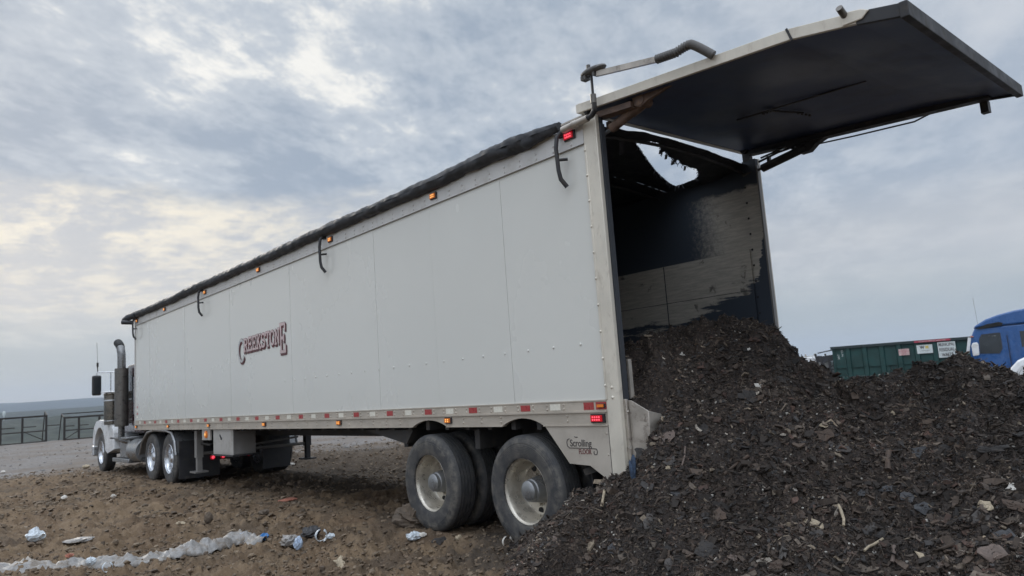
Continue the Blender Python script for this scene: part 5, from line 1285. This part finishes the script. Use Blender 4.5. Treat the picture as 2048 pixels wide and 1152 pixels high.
b = MB(); b.box(0, LB_, .0, .0598, .46, .485); lbuild(b, 'side_ridge', M['green'], DM)
for k in range(11):
    x = .52 + .60 * k; b = MB(); b.prism([(x - .10, .0599), (x - .07, .0), (x + .07, .0), (x + .10, .0599)], .10, HB - .101, 'xy'); lbuild(b, 'rib', M['green'], DM)
b = MB(); b.box(-.05, .02, .02, .14, .0, HB - .1); lbuild(b, 'corner_post', M['green'], DM)
b = MB()
for s in (.7, 1.7): b.box(.0, LB_, s - .1, s + .1, -.14, .0)
lbuild(b, 'skid_rail', M['greendk'], DM)
EX, EZ = (1, 0, 0), (0, 0, 1)
def sign(name, x0, x1, z0, z1, m_, tilt=0):
    b = MB(); b.box(x0, x1, -.012, -.004, z0, z1); return lbuild(b, name, m_, DM)
s1 = sign('placard', 2.30, 2.66, .80, 1.04, M['signpink'])
s2 = sign('placard', 2.92, 3.44, .82, 1.14, M['sign'])
s3 = sign('placard', 3.61, 4.18, .62, 1.19, M['sign'])
def ltext(s, size, m_, par, x, z, xs=1.0, al='CENTER', off=.0): 
    o = text_mesh('lettering', s, size, m_, None, (x, -.0145, z), EX, EZ, xscale=xs, align=al, offset=off); o.parent = par
ltext('MUNICIPAL', .16, M['ink'], s3, 3.895, 1.045, .62, off=.004); ltext('RESIDUAL', .17, M['ink'], s3, 3.895, .855, .66, off=.004); ltext('WASTE', .17, M['ink'], s3, 3.895, .665, .66, off=.004)
ltext('W', .15, M['ink'], s2, 3.10, 1.0, .9, off=.008); ltext('M', .15, M['yellow'], s2, 3.26, 1.0, .9, off=.008); ltext('1-800-WASTE', .05, M['ink'], s2, 3.18, .90)
for i, t_ in enumerate(('WARNING', 'NO HAZARDOUS', 'WASTE', 'KEEP OFF')): ltext(t_, .045, M['redmark'], s1, 2.48, .985 - .052 * i)
b = MB(); b.box(2.86, 4.05, -.040, -.0355, HB - .085, HB - .015); rs = lbuild(b, 'rail_sticker', M['redmark'], DM)
o = text_mesh('lettering', 'LOAD NO HIGHER THAN THIS', .055, M['sign'], None, (3.45, -.0415, HB - .07), EX, EZ, xscale=1.15, align='CENTER'); o.parent = rs
for i, (t_, xx_) in enumerate((('3017', .20), ('44 YD', .34))):
    o = text_mesh('lettering', t_, .10, M['sign'], None, (xx_, -.002 + .06 - .004, .80 + .1 * i), (0, 0, 1), (-1, 0, 0)); o.parent = DM
# ---- roll-off truck that carries it
RT = empty('roll_off_truck', (A_.x, A_.y, zb), 'pale truck carrying the green dumpster with a dark tarp gantry behind its cab', 'truck'); RT.rotation_euler = (0, 0, RZ)
ZG = float(ground_z(A_.x - .5, A_.y - .5)) - zb
b = MB()
for s in (.7, 1.7): b.box(-3.2, 6.9, s - .13, s + .13, -.50, -.145)
for x in (1.2, 4.2, 5.5, -2.2): b.tube([(x, .2, ZG + .5), (x, 2.2, ZG + .5)], .07, 8)
lbuild(b, 'chassis', M['under'], RT)
for x in (4.2, 5.5, -2.2):
    for y, rz in ((.15, math.pi), (2.25, 0)):
        w_ = cw.copy(); COL.objects.link(w_); copy_part(ct, w_); w_.parent = RT; w_.matrix_parent_inverse = Matrix.Identity(4); w_.location = (x, y, ZG + .51); w_.rotation_euler = (0, 0, rz)
b = MB(); b.prism([(-2.3, -.75), (-.28, -.75), (-.28, .90), (-.42, 1.0), (-1.6, 1.0), (-1.95, .45), (-2.3, .30)], .40, 2.1, 'xz'); rc_ = lbuild(b, 'cab', M['white'], RT, bevel=.05)
b = MB(); b.box(-1.22, -.80, .382, .399, .42, .80); lbuild(b, 'side_window', M['glass'], rc_)
b = MB(); b.prism([(-2.31, -.75), (-2.31, .25), (-3.1, .10), (-3.2, -.75)], .45, 2.05); lbuild(b, 'hood', M['white'], RT, bevel=.05)
b = MB(); b.tube([(-1.5, .5, 1.03), (-.75, .5, 1.03)], .02, 6)
for x in (-1.15, -.80): b.box(x - .025, x + .025, .47, .53, 1.0, 1.12)
lbuild(b, 'roof_lamp_bar', M['box'], RT)
b = MB(); b.tube([(-.56, .1, .88), (-.56, 2.3, .88)], .13, 14); b.tube([(-.62, .2, 1.12), (-.05, .2, 1.20)], .025, 6)
b.prism([(-.50, .98), (-.02, 1.02), (-.02, .80), (-.45, .72)], .12, .38); lbuild(b, 'tarp_reel', M['tarp'], RT)
b = MB()
for y in (.12, 2.28):
    b.beam((-.70, y, 1.10), (-.52, y, -.2), .07, .07); b.beam((-.62, y, 1.0), (.02, y, -.3), .07, .07); b.beam((-.22, y, .8), (-.15, y, -.4), .08, .08); b.beam((-.05, y, .75), (.03, y, -.4), .08, .08)
for z in (.1, .25, .4, .55): b.beam((-.35, .12, z - .1), (-.05, .14, z + .06), .03, .03)
lbuild(b, 'gantry_frame', M['black'], RT)
# ---- blue sleeper cab truck facing left
Bp = head_pt(1941, 700, 27.0); ZB = Bp.z - 2.26 * .84
BT = empty('blue_truck', (Bp.x, Bp.y, ZB), 'bright blue sleeper cab semi truck seen over the right end of the heap', 'truck'); BT.rotation_euler = (0, 0, RZ); BT.scale = (.84, .84, .84)
# local: x to the right along the truck (towards its rear), -y towards the camera, z up from its ground; A pillar near x=0
SHELL = [(.10, 1.0), (.02, 2.15), (.06, 2.62), (.30, 3.05), (.62, 3.30), (1.05, 3.50), (1.6, 3.62), (2.4, 3.70), (3.4, 3.72), (3.4, 1.0)]
SHELL = [(.00, 1.0), (-.02, 2.55), (.20, 2.98), (.23, 3.04), (3.5, 3.10), (3.5, 1.0)]
b = MB(); b.prism(SHELL, 0.0, 2.3); bc = lbuild(b, 'cab', M['blue'], BT, bevel=.05)
ROOF = [(.18, 3.052), (.30, 3.16), (.62, 3.34), (1.0, 3.46), (1.5, 3.56), (2.2, 3.64), (3.5, 3.70), (3.5, 3.102), (1.12, 3.068)]
b = MB(); b.prism(ROOF, -.03, 2.33); lbuild(b, 'roof_fairing', M['blue'], BT, bevel=.06)
b = MB(); b.prism([(.26, 3.03), (.62, 3.15), (1.0, 3.20), (1.12, 3.15), (1.08, 3.06), (.4, 2.99)], -.045, -.0305); lbuild(b, 'fairing_recess', M['dark'], BT)
b = MB(); b.prism([(.30, 2.10), (.33, 2.62), (.42, 2.78), (.98, 2.80), (.98, 2.24), (.86, 2.06)], -.012, -.0005); dw = lbuild(b, 'door_window', M['glass'], BT)
b = MB()
for p, q in (((.30, 2.10), (.33, 2.62)), ((.33, 2.62), (.42, 2.78)), ((.42, 2.78), (.98, 2.80)), ((.98, 2.80), (.98, 2.24)), ((.98, 2.24), (.86, 2.06))): b.beam((p[0], -.012, p[1]), (q[0], -.012, q[1]), .035, .03, up=(0, 1, 0))
b.beam((.62, -.02, 2.715), (.86, -.02, 2.735), .012, .04); lbuild(b, 'window_frame', M['seal'], dw)
b = MB(); b.box(.62, .86, -.018, -.0125, 2.70, 2.74); lbuild(b, 'window_glint_strip', M['sign'], dw)
b = MB(); b.box(1.58, 2.75, -.012, -.0005, 2.24, 2.80); lbuild(b, 'sleeper_window', M['glass'], BT)
b = MB(); b.beam((-.10, -.02, 2.15), (.03, -.02, 2.72), .10, .05, up=(0, 1, 0)); lbuild(b, 'windscreen_pillar', M['white'], BT)
b = MB(); b.ball((.10, -.06, 2.74), .05, 10, 0, 1.2, .8, .7); lbuild(b, 'marker_lamp', M['orange'], BT)
b = MB(); b.prism([(.06, 2.02), (.05, 2.40), (.10, 2.50), (.25, 2.52), (.28, 2.44), (.26, 2.05)], -.42, -.22); lbuild(b, 'mirror', M['white'], BT, bevel=.03)
b = MB(); b.beam((.15, -.22, 2.45), (.2, .02, 2.5), .03, .03); lbuild(b, 'mirror_arm', M['white'], BT)
b = MB(); b.box(1.12, 1.16, -.02, -.0005, 1.2, 2.95); b.box(1.24, 1.40, -.04, -.0005, 1.2, 2.86); lbuild(b, 'door_edge', M['blue'], BT)
b = MB(); b.box(1.165, 1.20, -.006, -.0004, 1.2, 2.7); b.beam((.2, -.004, 3.04), (3.4, -.004, 3.075), .006, .02); lbuild(b, 'panel_gap', M['bluedk'], BT)
b = MB(); b.prism([(-.02, 1.0), (-.02, 1.85), (-.5, 1.55), (-1.5, 1.30), (-1.7, 1.1), (-1.75, .75), (-.02, .75)], .2, 2.1); lbuild(b, 'hood', M['blue'], BT, bevel=.08)
b = MB()
for s in (.75, 1.55): b.box(-2.0, 5.6, s - .05, s + .05, .7, .98)
lbuild(b, 'chassis', M['under'], BT)
b = MB(); b.tube([(.35, .4, 3.2), (.32, .4, 4.2)], .004, 5); lbuild(b, 'antenna', M['fence'], BT)
for x in (-1.0, 3.6, 4.9):
    for y, rz in ((.15, math.pi), (2.15, 0)):
        w_ = cw.copy(); COL.objects.link(w_); copy_part(ct, w_); w_.parent = BT; w_.matrix_parent_inverse = Matrix.Identity(4); w_.location = (x, y, .5 + (float(ground_z(Bp.x, Bp.y)) - ZB) / .84); w_.rotation_euler = (0, 0, rz)
# ---- white pickup nose in front of it
Pp = head_pt(2003, 717, 15.5); 
PK = empty('white_pickup', (Pp.x, Pp.y, Pp.z - 1.10), 'white pickup truck whose rounded bonnet shows at the right border', 'pickup'); PK.rotation_euler = (0, 0, RZ - .15)
gp_ = float(ground_z(Pp.x, Pp.y)); PK.location.z = gp_; PK.scale = (1, 1, (Pp.z - gp_) / 1.10)
b = MB(); b.prism([(.0, .45), (.0, .70), (.05, .92), (.22, 1.06), (.6, 1.19), (1.05, 1.30), (1.55, 1.42), (1.55, .45)], .0, 1.8)
lbuild(b, 'bonnet', M['white'], PK, bevel=.09)
b = MB(); b.prism([(1.55, .45), (5.2, .45), (5.2, 1.15), (3.7, 1.2), (3.5, 1.85), (2.35, 1.88), (1.6, 1.36)], 0, 1.8); pb = lbuild(b, 'body', M['white'], PK, bevel=.06)
b = MB(); b.prism([(1.72, 1.38), (2.36, 1.82), (2.34, 1.84), (1.69, 1.41)], .15, 1.65); lbuild(b, 'windscreen', M['glass'], pb)
b = MB(); b.prism([(1.9, 1.33), (2.42, 1.78), (3.4, 1.76), (3.5, 1.3)], -.008, -.0005); lbuild(b, 'side_window', M['glass'], pb)
for x in (.85, 4.3):
    for y in (.20, 1.60):
        b = MB(); b.lathe([(.05, -.1), (.36, -.11), (.38, -.08), (.38, .08), (.36, .11), (.05, .1)], (x, y, .38), 'y', 28); lbuild(b, 'wheel', M['tyre_dark'], PK)
# ---- pale tower far out in the valley
tp_ = head_pt(8, 826, 1500)
WT = empty('water_tower', (tp_.x, tp_.y, tp_.z - 24), 'pale water tower far off in the blue valley', 'tower')
b = MB(); b.lathe([(1.1, 0), (.9, 18), (1.9, 20), (2.4, 23), (1.9, 26), (.1, 27)], (tp_.x, tp_.y, tp_.z - 24), 'z', 20); b.build('tank', M['sign'], WT)
